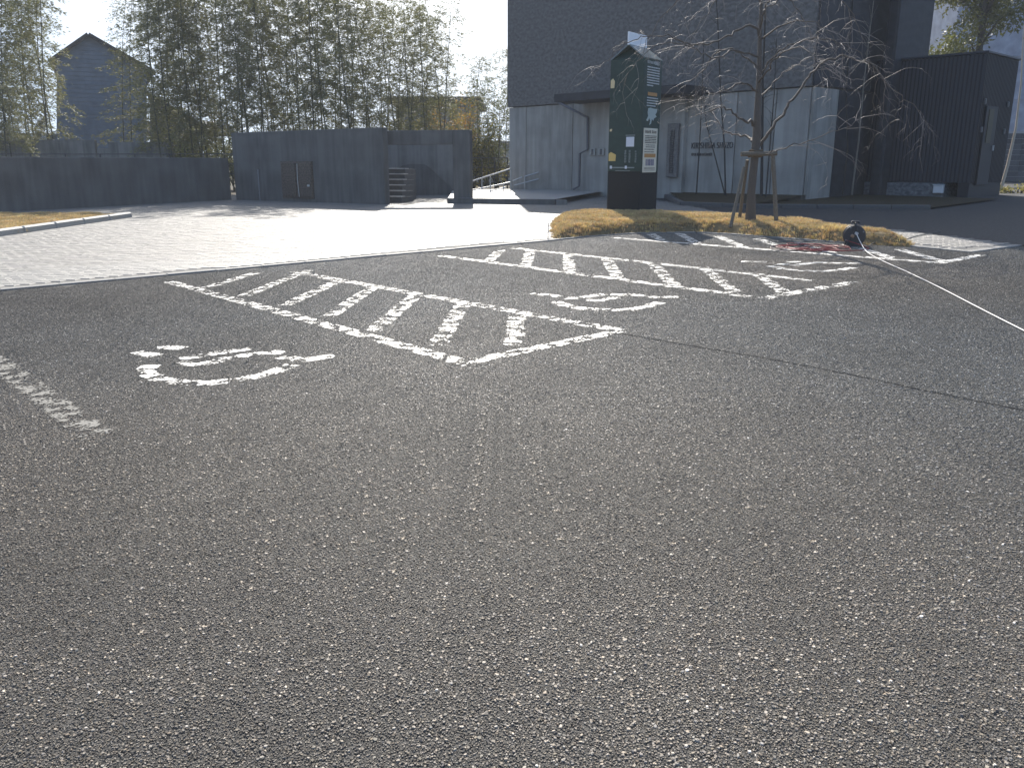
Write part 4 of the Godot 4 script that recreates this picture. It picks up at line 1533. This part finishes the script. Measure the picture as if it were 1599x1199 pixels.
	for k in 2:
		text_row.call(b, 0.15, 0.78, 263.0 + k * 3.0, 0.02 - 0.008 * k, 0.011)
	part("label_print", b.mesh(), dark, lab)
	b = MB.new()
	b.box(Vector3(X + 0.011, vy.call(243.5), rx.call(0.47)), Vector3(0.006, 0.075, w * 0.64), Basis(), 0.002)
	part("gold_bar", b.mesh(), gold, lab)
	b = MB.new()
	var u := 0.24
	while u < 0.72:
		var wd := r.randf_range(0.008, 0.03)
		b.box(Vector3(X + 0.011, vy.call(254.0), rx.call(u)), Vector3(0.004, 0.13, wd * w), Basis())
		u += wd + r.randf_range(0.012, 0.03)
	part("bar_code", b.mesh(), mat(lin(0.1, 0.09, 0.18), 0.6, 0.4), lab)
	# left face (local +z): badges and small print; the square code is left blank
	var Z := h + 0.003
	var lx := func(v): return -h + v * w
	var white := mat(lin(0.6, 0.62, 0.66), 0.6, 0.4)
	b = MB.new()
	b.box(Vector3(lx.call(0.66), (vy.call(230.0) + vy.call(215.0)) / 2, Z), Vector3(w * 0.24, vy.call(215.0) - vy.call(230.0), 0.008), Basis(), 0.003)
	part("blank_card", b.mesh(), white, t)
	b = MB.new()
	b.box(Vector3(lx.call(0.66), vy.call(212.6), Z), Vector3(w * 0.28, 0.014, 0.006), Basis())
	for k in 5:
		glyph(b, Vector3(lx.call(0.53), vy.call(236.5 + k * 4.0), Z), 0.05, 660 + k, 0.005, Vector3.RIGHT, Vector3.UP, Vector3.BACK)
		glyph(b, Vector3(lx.call(0.66), vy.call(236.5 + k * 4.0), Z), 0.05, 670 + k, 0.005, Vector3.RIGHT, Vector3.UP, Vector3.BACK)
		glyph(b, Vector3(lx.call(0.84), vy.call(237.5 + k * 3.8), Z), 0.04, 680 + k, 0.005, Vector3.RIGHT, Vector3.UP, Vector3.BACK)
	b.box(Vector3(lx.call(0.46), vy.call(262.0), Z), Vector3(w * 0.7, 0.02, 0.005), Basis())
	b.box(Vector3(lx.call(0.46), vy.call(267.0), Z), Vector3(w * 0.45, 0.01, 0.005), Basis())
	part("small_print", b.mesh(), mat(lin(0.25, 0.27, 0.26), 0.6, 0.4), t)
	b = MB.new()
	for v in [0.1, 0.56]:
		b.box(Vector3(lx.call(v), vy.call(261.5), Z + 0.004), Vector3(0.05, 0.06, 0.006), Basis(), 0.003)
	part("small_badge", b.mesh(), white, t)
	var cream := mat(lin(0.62, 0.5, 0.28), 0.6, 0.4)
	for q in [[0.02, 0.13, 124.0, 139.0, cream], [0.02, 0.23, 238.0, 252.0, mat(lin(0.6, 0.42, 0.14), 0.6, 0.4)], [0.03, 0.09, 202.0, 206.0, cream]]:
		b = MB.new()
		var y0: float = vy.call(q[3])
		var y1: float = vy.call(q[2])
		b.prism(PackedVector2Array([Vector2(lx.call(q[0]), y0), Vector2(lx.call(q[1]), y0), Vector2(lx.call(q[1]) + 0.01, lerpf(y0, y1, 0.7)), Vector2(lx.call(q[0]) + 0.05, y1), Vector2(lx.call(q[0]), lerpf(y0, y1, 0.8))]), Transform3D(Basis(), Vector3(0, 0, Z + 0.002)), 0.006)
		part("picture_patch", b.mesh(), q[4], t)

# ------------------------------------------------------------------ bare tree with its support
func cherry() -> void:
	var base := gp(1173, 346, 0.17)
	var z := base.z
	var t := thing("bare_tree", "bare weeping tree with arching branches on the grass island", "tree", base)
	var bark := surfaced(lin(0.2, 0.165, 0.135), 0.75, 0.4, mottle(0.06, 151, Color(0.45, 0.45, 0.45), Color.WHITE), 2.5, relief(0.2, 153), 0.8)
	var twigm := mat(lin(0.24, 0.2, 0.17), 0.55, 0.45)
	var b := MB.new()
	var tp := [base - Vector3(0, 0.1, 0)]
	for q in [[1173, 340], [1174, 300], [1179, 250], [1183, 210], [1184, 170], [1186, 130], [1187, 90], [1188, 50], [1190, 0], [1192, -60], [1190, -120]]:
		tp.append(dp(q[0], q[1], z))
	b.tube(tp, [0.115, 0.09, 0.068, 0.066, 0.072, 0.056, 0.044, 0.038, 0.032, 0.026, 0.018, 0.007], 10)
	local_part("trunk", b.mesh(), bark, t)
	# limbs: pixels of the arch, and how far its tip comes forward (+) or goes back (-)
	var limbs := [
		[[[1178, 196], [1172, 191], [1155, 186], [1133, 172], [1120, 169], [1095, 178], [1072, 186]], 0.3, 0.03],
		[[[1178, 220], [1174, 213], [1147, 201], [1130, 170], [1125, 144]], -0.9, 0.028],
		[[[1186, 142], [1150, 133], [1120, 145], [1090, 157], [1060, 165], [1045, 169]], 0.8, 0.02],
		[[[1188, 60], [1172, 42], [1150, 50], [1125, 65], [1095, 73], [1070, 73], [1040, 65], [1010, 62], [975, 72], [950, 95], [925, 119]], 0.5, 0.022],
		[[[1187, 108], [1160, 84], [1140, 75], [1120, 85], [1107, 105], [1085, 125], [1072, 143], [1062, 160]], -0.4, 0.018],
		[[[1188, 90], [1140, 82], [1107, 97], [1060, 80], [1030, 78], [1000, 90], [975, 115], [960, 141]], 1.1, 0.017],
		[[[1185, 230], [1200, 208], [1215, 186], [1230, 163], [1250, 135], [1262, 116], [1280, 98], [1305, 91], [1340, 100], [1357, 113], [1375, 140], [1400, 158], [1424, 180], [1436, 206]], 0.4, 0.03],
		[[[1186, 155], [1205, 140], [1220, 125], [1240, 108], [1262, 95], [1290, 82], [1318, 96], [1330, 118]], -0.8, 0.02],
		[[[1187, 115], [1215, 80], [1240, 70], [1262, 70], [1285, 76], [1310, 92], [1330, 112], [1345, 135]], 0.9, 0.019],
		[[[1188, 62], [1215, 42], [1240, 50], [1262, 76], [1275, 105]], 1.3, 0.016],
		[[[1190, 22], [1215, 2], [1238, -8], [1262, 8], [1278, 36], [1290, 70]], -0.5, 0.016],
		[[[1186, 245], [1205, 235], [1225, 226], [1250, 213], [1278, 203], [1296, 186]], 1.4, 0.014],
		[[[1190, 5], [1165, -10], [1130, -4], [1100, 20], [1075, 55], [1062, 82]], 0.7, 0.017],
		[[[1190, -20], [1225, -40], [1270, -30], [1310, 0], [1335, 45], [1350, 90]], 0.2, 0.018],
		[[[1189, -10], [1150, -40], [1100, -30], [1060, 0], [1030, 45], [1012, 80]], -1.0, 0.018],
		[[[1186, 130], [1192, 100], [1200, 92], [1212, 110], [1220, 150]], 2.0, 0.018],
		[[[1188, 45], [1180, 15], [1168, 12], [1150, 36], [1138, 80]], 1.9, 0.016],
	]
	var r := RandomNumberGenerator.new()
	r.seed = 311
	for l in limbs:
		var raw: Array = l[0]
		var pts := []
		var rad := []
		var curve := Curve3D.new()
		for i in raw.size():
			var f := i / float(raw.size() - 1)
			var p := dp(raw[i][0] + r.randf_range(-1, 1), raw[i][1], z)
			curve.add_point(p + Vector3(0, 0, l[1] * sin(f * PI / 2)))
		for i in raw.size():
			var a := curve.get_point_position(maxi(i - 1, 0))
			var c := curve.get_point_position(mini(i + 1, raw.size() - 1))
			curve.set_point_in(i, -(c - a) * 0.16)
			curve.set_point_out(i, (c - a) * 0.16)
		var n := raw.size() * 4
		for i in n + 1:
			var f := i / float(n)
			var jit := Vector3(r.randfn(), r.randfn(), r.randfn()) * 0.013 * (1.0 if i > 0 else 0.0)
			pts.append(curve.sample_baked(f * curve.get_baked_length()) + jit)
			rad.append(lerpf(l[2], 0.0035, pow(f, 0.7)))
		b = MB.new()
		b.tube(pts, rad, 6)
		var limb := local_part("limb", b.mesh(), bark, t)
		# fine hanging shoots
		b = MB.new()
		for k in 5 + raw.size():
			var f := r.randf_range(0.25, 1.0)
			var i := int(f * n)
			var p: Vector3 = pts[i]
			var fwd: Vector3 = (pts[mini(i + 1, n)] - pts[maxi(i - 1, 0)]).normalized()
			shoot(b, p, fwd, r, r.randf_range(0.25, 0.8), 0.0033, 2)
		part("shoots", b.mesh(), twigm, limb).set_meta("kind", "stuff")
	# timber support: leaning posts tied to a cross bar
	var wood := surfaced(lin(0.24, 0.2, 0.15), 0.8, 0.3, mottle(0.04, 155, Color(0.55, 0.55, 0.55), Color.WHITE), 2.0)
	var sp := thing("tree_support", "weathered timber post support tied round the bare tree's trunk", "tree support", base)
	for q in [[1142, 346, 1163, 262, 0.55, 0.05, 0.03], [1155, 345, 1168, 250, -0.5, -0.05, 0.03], [1214, 343, 1208, 241, 0.3, 0.1, 0.036]]:
		b = MB.new()
		var foot := dp(q[0], q[1], z + q[4])
		foot.y = minf(foot.y, ground(foot.x, foot.z) + 0.12)
		b.tube([foot, dp(q[2], q[3], z + q[5])], [q[6], q[6] * 0.9], 10)
		local_part("post", b.mesh(), wood, sp)
	b = MB.new()
	b.tube([dp(1158, 241, z + 0.12), dp(1214, 240, z + 0.12)], [0.04, 0.038], 10)
	local_part("cross_bar", b.mesh(), wood, sp)
	var rope := mat(lin(0.12, 0.09, 0.06), 0.9, 0.2)
	for q in [[1180, 244, 0.105], [1181, 236, 0.1]]:
		var ring := []
		var c := dp(q[0], q[1], z)
		for k in 15:
			var a := TAU * k / 14.0
			ring.append(c + Vector3(cos(a) * q[2], 0.01 * sin(a * 3), sin(a) * q[2]))
		b = MB.new()
		b.tube(ring, [0.02], 6)
		local_part("rope_tie", b.mesh(), rope, sp)

func shoot(b: MB, p: Vector3, fwd: Vector3, r: RandomNumberGenerator, length: float, rad: float, depth: int) -> void:
	var d := (fwd * 0.7 + Vector3(r.randf_range(-1, 1), r.randf_range(-0.3, 0.7), r.randf_range(-1, 1))).normalized()
	var pts := [p]
	var steps := 5
	for i in steps:
		d = (d + Vector3(r.randfn() * 0.24, -0.2 + r.randfn() * 0.14, r.randfn() * 0.24)).normalized()
		pts.append(pts[-1] + d * length / steps)
		if depth > 0 and i > 0 and r.randf() < 0.55:
			shoot(b, pts[-1], d, r, length * r.randf_range(0.3, 0.6), rad * 0.65, depth - 1)
	b.tube(pts, [rad, rad * 0.9, rad * 0.75, rad * 0.6, rad * 0.5, rad * 0.35], 4, Color.WHITE, false)

# ------------------------------------------------------------------ cable reel and cords
func reel() -> void:
	var foot := gp(1333, 385)
	var t := thing("cable_reel", "black cable reel standing on the asphalt at the island's edge", "cable reel", foot, Basis(Vector3.UP, deg_to_rad(-18)))
	var black := mat(lin(0.02, 0.021, 0.025), 0.45, 0.5)
	var b: MB
	var cy := 0.155
	for s in [-0.09, 0.09]:
		b = MB.new()
		b.tube([Vector3(0, cy, s - 0.012), Vector3(0, cy, s - 0.008), Vector3(0, cy, s + 0.008), Vector3(0, cy, s + 0.012)], [0.142, 0.15, 0.15, 0.142], 32)
		var fl := part("flange", b.mesh(), black, t)
		for k in 4:
			var m := MB.new()
			var a := TAU * k / 4 + 0.5
			m.box(Vector3(cos(a) * 0.128, cy + sin(a) * 0.128, s + 0.014 * signf(s)), Vector3(0.02, 0.02, 0.006), Basis(Vector3.BACK, a), 0.003)
			part("rim_stud", m.mesh(), mat(lin(0.18, 0.18, 0.18), 0.5, 0.4), fl)
	b = MB.new()
	b.tube([Vector3(0, cy, -0.08), Vector3(0, cy, 0.08)], [0.075], 20)
	part("drum", b.mesh(), mat(lin(0.1, 0.02, 0.02), 0.5, 0.4), t)
	b = MB.new()
	b.tube([Vector3(0, cy, 0.1), Vector3(0, cy, 0.118)], [0.06], 20)
	var hub := part("hub", b.mesh(), black, t)
	var beige := mat(lin(0.4, 0.34, 0.27), 0.5, 0.5)
	for q in [[-0.03, 0.0, lin(0.28, 0.17, 0.1)], [0.02, 0.035, lin(0.42, 0.4, 0.37)]]:
		b = MB.new()
		b.box(Vector3(q[0], cy + q[1], 0.13), Vector3(0.05, 0.042, 0.04), Basis(Vector3.BACK, -0.4), 0.008)
		part("socket", b.mesh(), mat(q[2], 0.5, 0.5), hub)
	b = MB.new()
	b.tube([Vector3(-0.11, 0.012, -0.13), Vector3(0.11, 0.012, -0.13), Vector3(0.13, 0.012, -0.1), Vector3(0.13, 0.012, 0.1), Vector3(0.11, 0.012, 0.13), Vector3(-0.11, 0.012, 0.13), Vector3(-0.13, 0.012, 0.1), Vector3(-0.13, 0.012, -0.1), Vector3(-0.11, 0.012, -0.13)], [0.01], 8)
	for s in [-1.0, 1.0]:
		b.tube([Vector3(0.1, 0.015, s * 0.13), Vector3(0.02, cy + 0.1, s * 0.115), Vector3(0.0, cy + 0.17, s * 0.1)], [0.009], 8)
		b.tube([Vector3(-0.1, 0.015, s * 0.13), Vector3(-0.02, cy + 0.1, s * 0.115), Vector3(0.0, cy + 0.17, s * 0.1)], [0.009], 8)
	part("stand", b.mesh(), black, t)
	b = MB.new()
	b.tube([Vector3(-0.055, cy + 0.17, 0.0), Vector3(-0.05, cy + 0.19, 0), Vector3(0.05, cy + 0.19, 0), Vector3(0.055, cy + 0.17, 0)], [0.014], 8)
	b.tube([Vector3(0, cy + 0.175, -0.1), Vector3(0, cy + 0.175, 0.1)], [0.012], 8)
	part("handle", b.mesh(), black, t)
	# white cord from the reel across the asphalt
	var cord := [t.transform * Vector3(0.02, cy + 0.03, 0.15), t.transform * Vector3(0.05, cy - 0.03, 0.2), gp(1350, 388, 0.03)]
	for q in [[1358, 396], [1380, 408], [1420, 426], [1470, 450], [1530, 481], [1599, 516], [1700, 566], [1850, 640]]:
		cord.append(gp(q[0], q[1], 0.012))
	b = MB.new()
	b.tube(smooth_path(cord, 60), [0.0052], 8)
	local_part("white_cord", b.mesh(), mat(lin(0.62, 0.6, 0.56), 0.5, 0.5), t)
	# dark cord over the paving
	cord = [t.transform * Vector3(0.08, 0.05, 0.1)]
	for q in [[1352, 387], [1365, 380], [1385, 375], [1405, 377], [1425, 371], [1448, 365.5], [1470, 362]]:
		cord.append(gp(q[0], q[1], 0.032 if q[0] > 1360 else 0.015))
	b = MB.new()
	b.tube(smooth_path(cord, 40), [0.007], 6)
	local_part("black_cord", b.mesh(), mat(lin(0.03, 0.03, 0.03), 0.5, 0.5), t)
	# red cord in loose loops left of the reel
	var r := RandomNumberGenerator.new()
	r.seed = 44
	cord = [t.transform * Vector3(-0.05, cy - 0.07, 0.0), t.transform * Vector3(-0.14, 0.1, 0.06)]
	for k in 54:
		var f := k / 53.0
		var cx := 1305.0 - 50.0 * sin(f * PI * 1.0) + r.randf_range(-6, 6)
		var a := f * TAU * 6.5
		cord.append(gp(cx + cos(a) * (24 + 34 * r.randf()), 388.5 - 4.0 * sin(f * PI) + sin(a) * (2.0 + 3.5 * r.randf()), 0.015 + 0.03 * r.randf() * r.randf()))
	b = MB.new()
	b.tube(smooth_path(cord, 300), [0.0055], 6)
	solo("red_cord", b.mesh(), mat(lin(0.24, 0.02, 0.022), 0.5, 0.5), "red cord lying in loose tangled loops beside the cable reel", "cord")
	# grey hose lying in a big flat loop with it
	cord = []
	for k in 40:
		var a := TAU * k / 39.0 * 1.3 + 2.0
		cord.append(gp(1240 + cos(a) * 36, 386 + sin(a) * 5.0 + k * 0.05, 0.012 + 0.0006 * k))
	b = MB.new()
	b.tube(smooth_path(cord, 120), [0.006], 6)
	solo("dark_cord", b.mesh(), mat(lin(0.06, 0.025, 0.025), 0.5, 0.5), "dark red-brown cord in a flat loop under the bare tree's shadow", "cord")

func smooth_path(pts: Array, n: int) -> Array:
	var c := Curve3D.new()
	for p in pts:
		c.add_point(p)
	for i in pts.size():
		var d: Vector3 = (pts[mini(i + 1, pts.size() - 1)] - pts[maxi(i - 1, 0)]) * 0.17
		c.set_point_in(i, -d)
		c.set_point_out(i, d)
	var r := []
	for i in n + 1:
		r.append(c.sample_baked(c.get_baked_length() * i / n))
	return r

# ------------------------------------------------------------------ bamboo grove
func bamboo() -> void:
	var culm_mat := surfaced(lin(0.1, 0.11, 0.06), 0.5, 0.45, mottle(0.05, 161, Color(0.5, 0.5, 0.5), Color.WHITE), 1.5)
	var leaf_mat := mat(lin(0.2, 0.2, 0.115), 0.6, 0.4, true)
	leaf_mat.backlight_enabled = true
	leaf_mat.backlight = lin(0.7, 0.7, 0.42)
	var protos := []
	var specs := [[9.0, 2.0, 0.75], [9.5, 2.6, 0.6], [8.6, 1.6, 0.8], [9.2, 3.0, 0.5], [8.8, 1.2, 0.65], [9.4, 2.2, 0.35], [9.0, 1.5, 0.28]]
	for i in specs.size():
		protos.append(bamboo_shape(900 + i, specs[i][0], specs[i][1], specs[i][2]))
	var r := RandomNumberGenerator.new()
	r.seed = 515
	# [from px, to px, how many, top px lowest, highest, sparse, label, group]
	var groups := [
		[-60, 96, 16, -160, -40, false, "tall leafy bamboo culm in the clump left of the blue house", "bamboo left of the blue house"],
		[186, 216, 2, -60, 0, true, "sparse feathery bamboo culm at the right edge of the blue house", "bamboo edging the blue house"],
		[246, 562, 40, -150, -30, false, "tall leafy bamboo culm in the dense grove behind the tall slab", "bamboo behind the tall slab"],
		[565, 700, 16, -50, 10, true, "slender bamboo culm in the thinner grove above the portal", "bamboo above the portal"],
		[712, 790, 7, 60, 130, true, "short bamboo culm beside the brick building's edge", "bamboo beside the brick building"],
	]
	for g in groups:
		for i in g[2]:
			var px: float = lerpf(g[0], g[1], (i + r.randf_range(0.15, 0.85)) / g[2])
			var z := r.randf_range(-39.5, -32.8)
			var at := dp(px, 260, z)
			at = on_ground(at.x, at.z)
			var topy := dp(px, r.randf_range(g[3], g[4]), z).y
			var k := r.randi_range(4, 6) if g[5] else r.randi_range(0, 5)
			var s: float = (topy - at.y) / specs[k][0]
			var t := thing("bamboo", g[6], "bamboo", at, Basis(Vector3.UP, r.randf() * TAU).scaled(Vector3(lerpf(s, 1.0, 0.5), s, lerpf(s, 1.0, 0.5))), g[7])
			part("culm", protos[k][0], culm_mat, t)
			part("foliage", protos[k][1], leaf_mat, t)

# ------------------------------------------------------------------ other greenery
func bush(at: Vector3, label: String, size: Vector3, sd: int, count: int, lsize: float, c1: Color, c2: Color, group := "", called := "shrub", cat := "shrub") -> Node3D:
	var r := RandomNumberGenerator.new()
	r.seed = sd
	var t := thing(called, label, cat, at, Basis(), group)
	var lobes := []
	for k in 7:
		lobes.append([Vector3(r.randf_range(-0.45, 0.45) * size.x, size.y * r.randf_range(0.3, 0.8), r.randf_range(-0.35, 0.35) * size.z), Vector3(size.x * r.randf_range(0.22, 0.36), size.y * r.randf_range(0.2, 0.34), size.z * r.randf_range(0.25, 0.4))])
	var lm := mat(Color.WHITE, 0.6, 0.4, true)
	lm.backlight_enabled = true
	lm.backlight = Color(0.9, 0.9, 0.8)
	part("crown", crown(sd, lobes, count, lsize, c1, c2), lm, t)
	var b := MB.new()
	for l in lobes:
		var tip: Vector3 = l[0]
		b.tube([Vector3(tip.x * 0.12, -0.05, tip.z * 0.12), Vector3(tip.x * 0.4, tip.y * 0.5, tip.z * 0.4), tip], [0.035, 0.025, 0.008], 5)
	part("stems", b.mesh(), mat(lin(0.1, 0.08, 0.06), 0.9, 0.3), t)
	return t

func greenery() -> void:
	var dk := Color(0.035, 0.05, 0.02)
	var md := Color(0.11, 0.13, 0.05)
	var yl := Color(0.42, 0.34, 0.08)
	var orr := Color(0.5, 0.25, 0.08)
	var r := RandomNumberGenerator.new()
	r.seed = 808
	# dark undergrowth at the grove's foot
	for i in 16:
		var px := lerpf(255, 640, (i + r.randf_range(0.2, 0.8)) / 16.0)
		var p := dp(px, 260, r.randf_range(-42.5, -40.5))
		bush(on_ground(p.x, p.z), "dark green undergrowth bush at the foot of the bamboo grove", Vector3(2.4, r.randf_range(2.0, 3.2), 1.8), 700 + i, 2600, 0.1, dk, md, "undergrowth bushes below the bamboo grove")
	for i in 5:
		var px := lerpf(-50, 92, (i + 0.5) / 5.0)
		var p := dp(px, 260, -41)
		bush(on_ground(p.x, p.z), "green bush under the bamboo left of the blue house", Vector3(2.2, r.randf_range(1.6, 2.2), 1.6), 730 + i, 1800, 0.1, md, Color(0.16, 0.15, 0.04), "bushes left of the blue house")
	for q in [[705, 3.6, 741, yl, orr, "orange and yellow autumn shrub above the portal's right end"], [738, 3.3, 742, yl, md, "yellow-green autumn shrub left of the metal shed"], [778, 4.4, 743, md, Color(0.12, 0.15, 0.05), "tall green shrub against the brick building's edge"], [640, 3.2, 744, md, yl, "olive green shrub before the slatted hall"], [755, 1.9, 745, dk, yl, "low mixed shrub behind the rail fence by the brick building"]]:
		var p := dp(q[0], 260, -37.5)
		bush(on_ground(p.x, p.z), q[5], Vector3(2.0, q[1], 1.5), q[2], 2600, 0.09, q[3], q[4])
	# evergreen behind the hut
	var p := dp(1505, 260, -34)
	var t := thing("evergreen_tree", "tall evergreen tree catching light behind the ribbed hut", "tree", on_ground(p.x, p.z))
	var lobes := []
	for k in 12:
		lobes.append([Vector3(r.randf_range(-1.7, 1.2), r.randf_range(4.2, 8.2), r.randf_range(-1.2, 1.2)), Vector3(r.randf_range(0.5, 0.9), r.randf_range(0.5, 0.9), r.randf_range(0.5, 0.9))])
	var lm := mat(Color.WHITE, 0.5, 0.5, true)
	lm.backlight_enabled = true
	lm.backlight = Color(0.9, 0.9, 0.75)
	part("crown", crown(760, lobes, 9000, 0.13, Color(0.09, 0.1, 0.035), Color(0.14, 0.14, 0.045)), lm, t)
	var b := MB.new()
	b.tube([Vector3(0, -0.1, 0), Vector3(0.05, 3, 0), Vector3(0, 6, 0), Vector3(0.1, 8.2, 0)], [0.2, 0.16, 0.11, 0.03], 8)
	for l in lobes:
		b.tube([Vector3(0.03, l[0].y - 1.2, 0), l[0] * Vector3(0.5, 0, 0.5) + Vector3(0, l[0].y - 0.4, 0), l[0]], [0.05, 0.03, 0.01], 5)
	part("trunk", b.mesh(), mat(lin(0.07, 0.06, 0.05), 0.9, 0.3), t)
	# bare sunlit weeds under the block wall
	p = gp(1590, 303)
	bush(on_ground(p.x, p.z), "small yellow weed clump at the foot of the leaning sapling", Vector3(1.2, 0.25, 0.6), 770, 500, 0.06, yl, md)
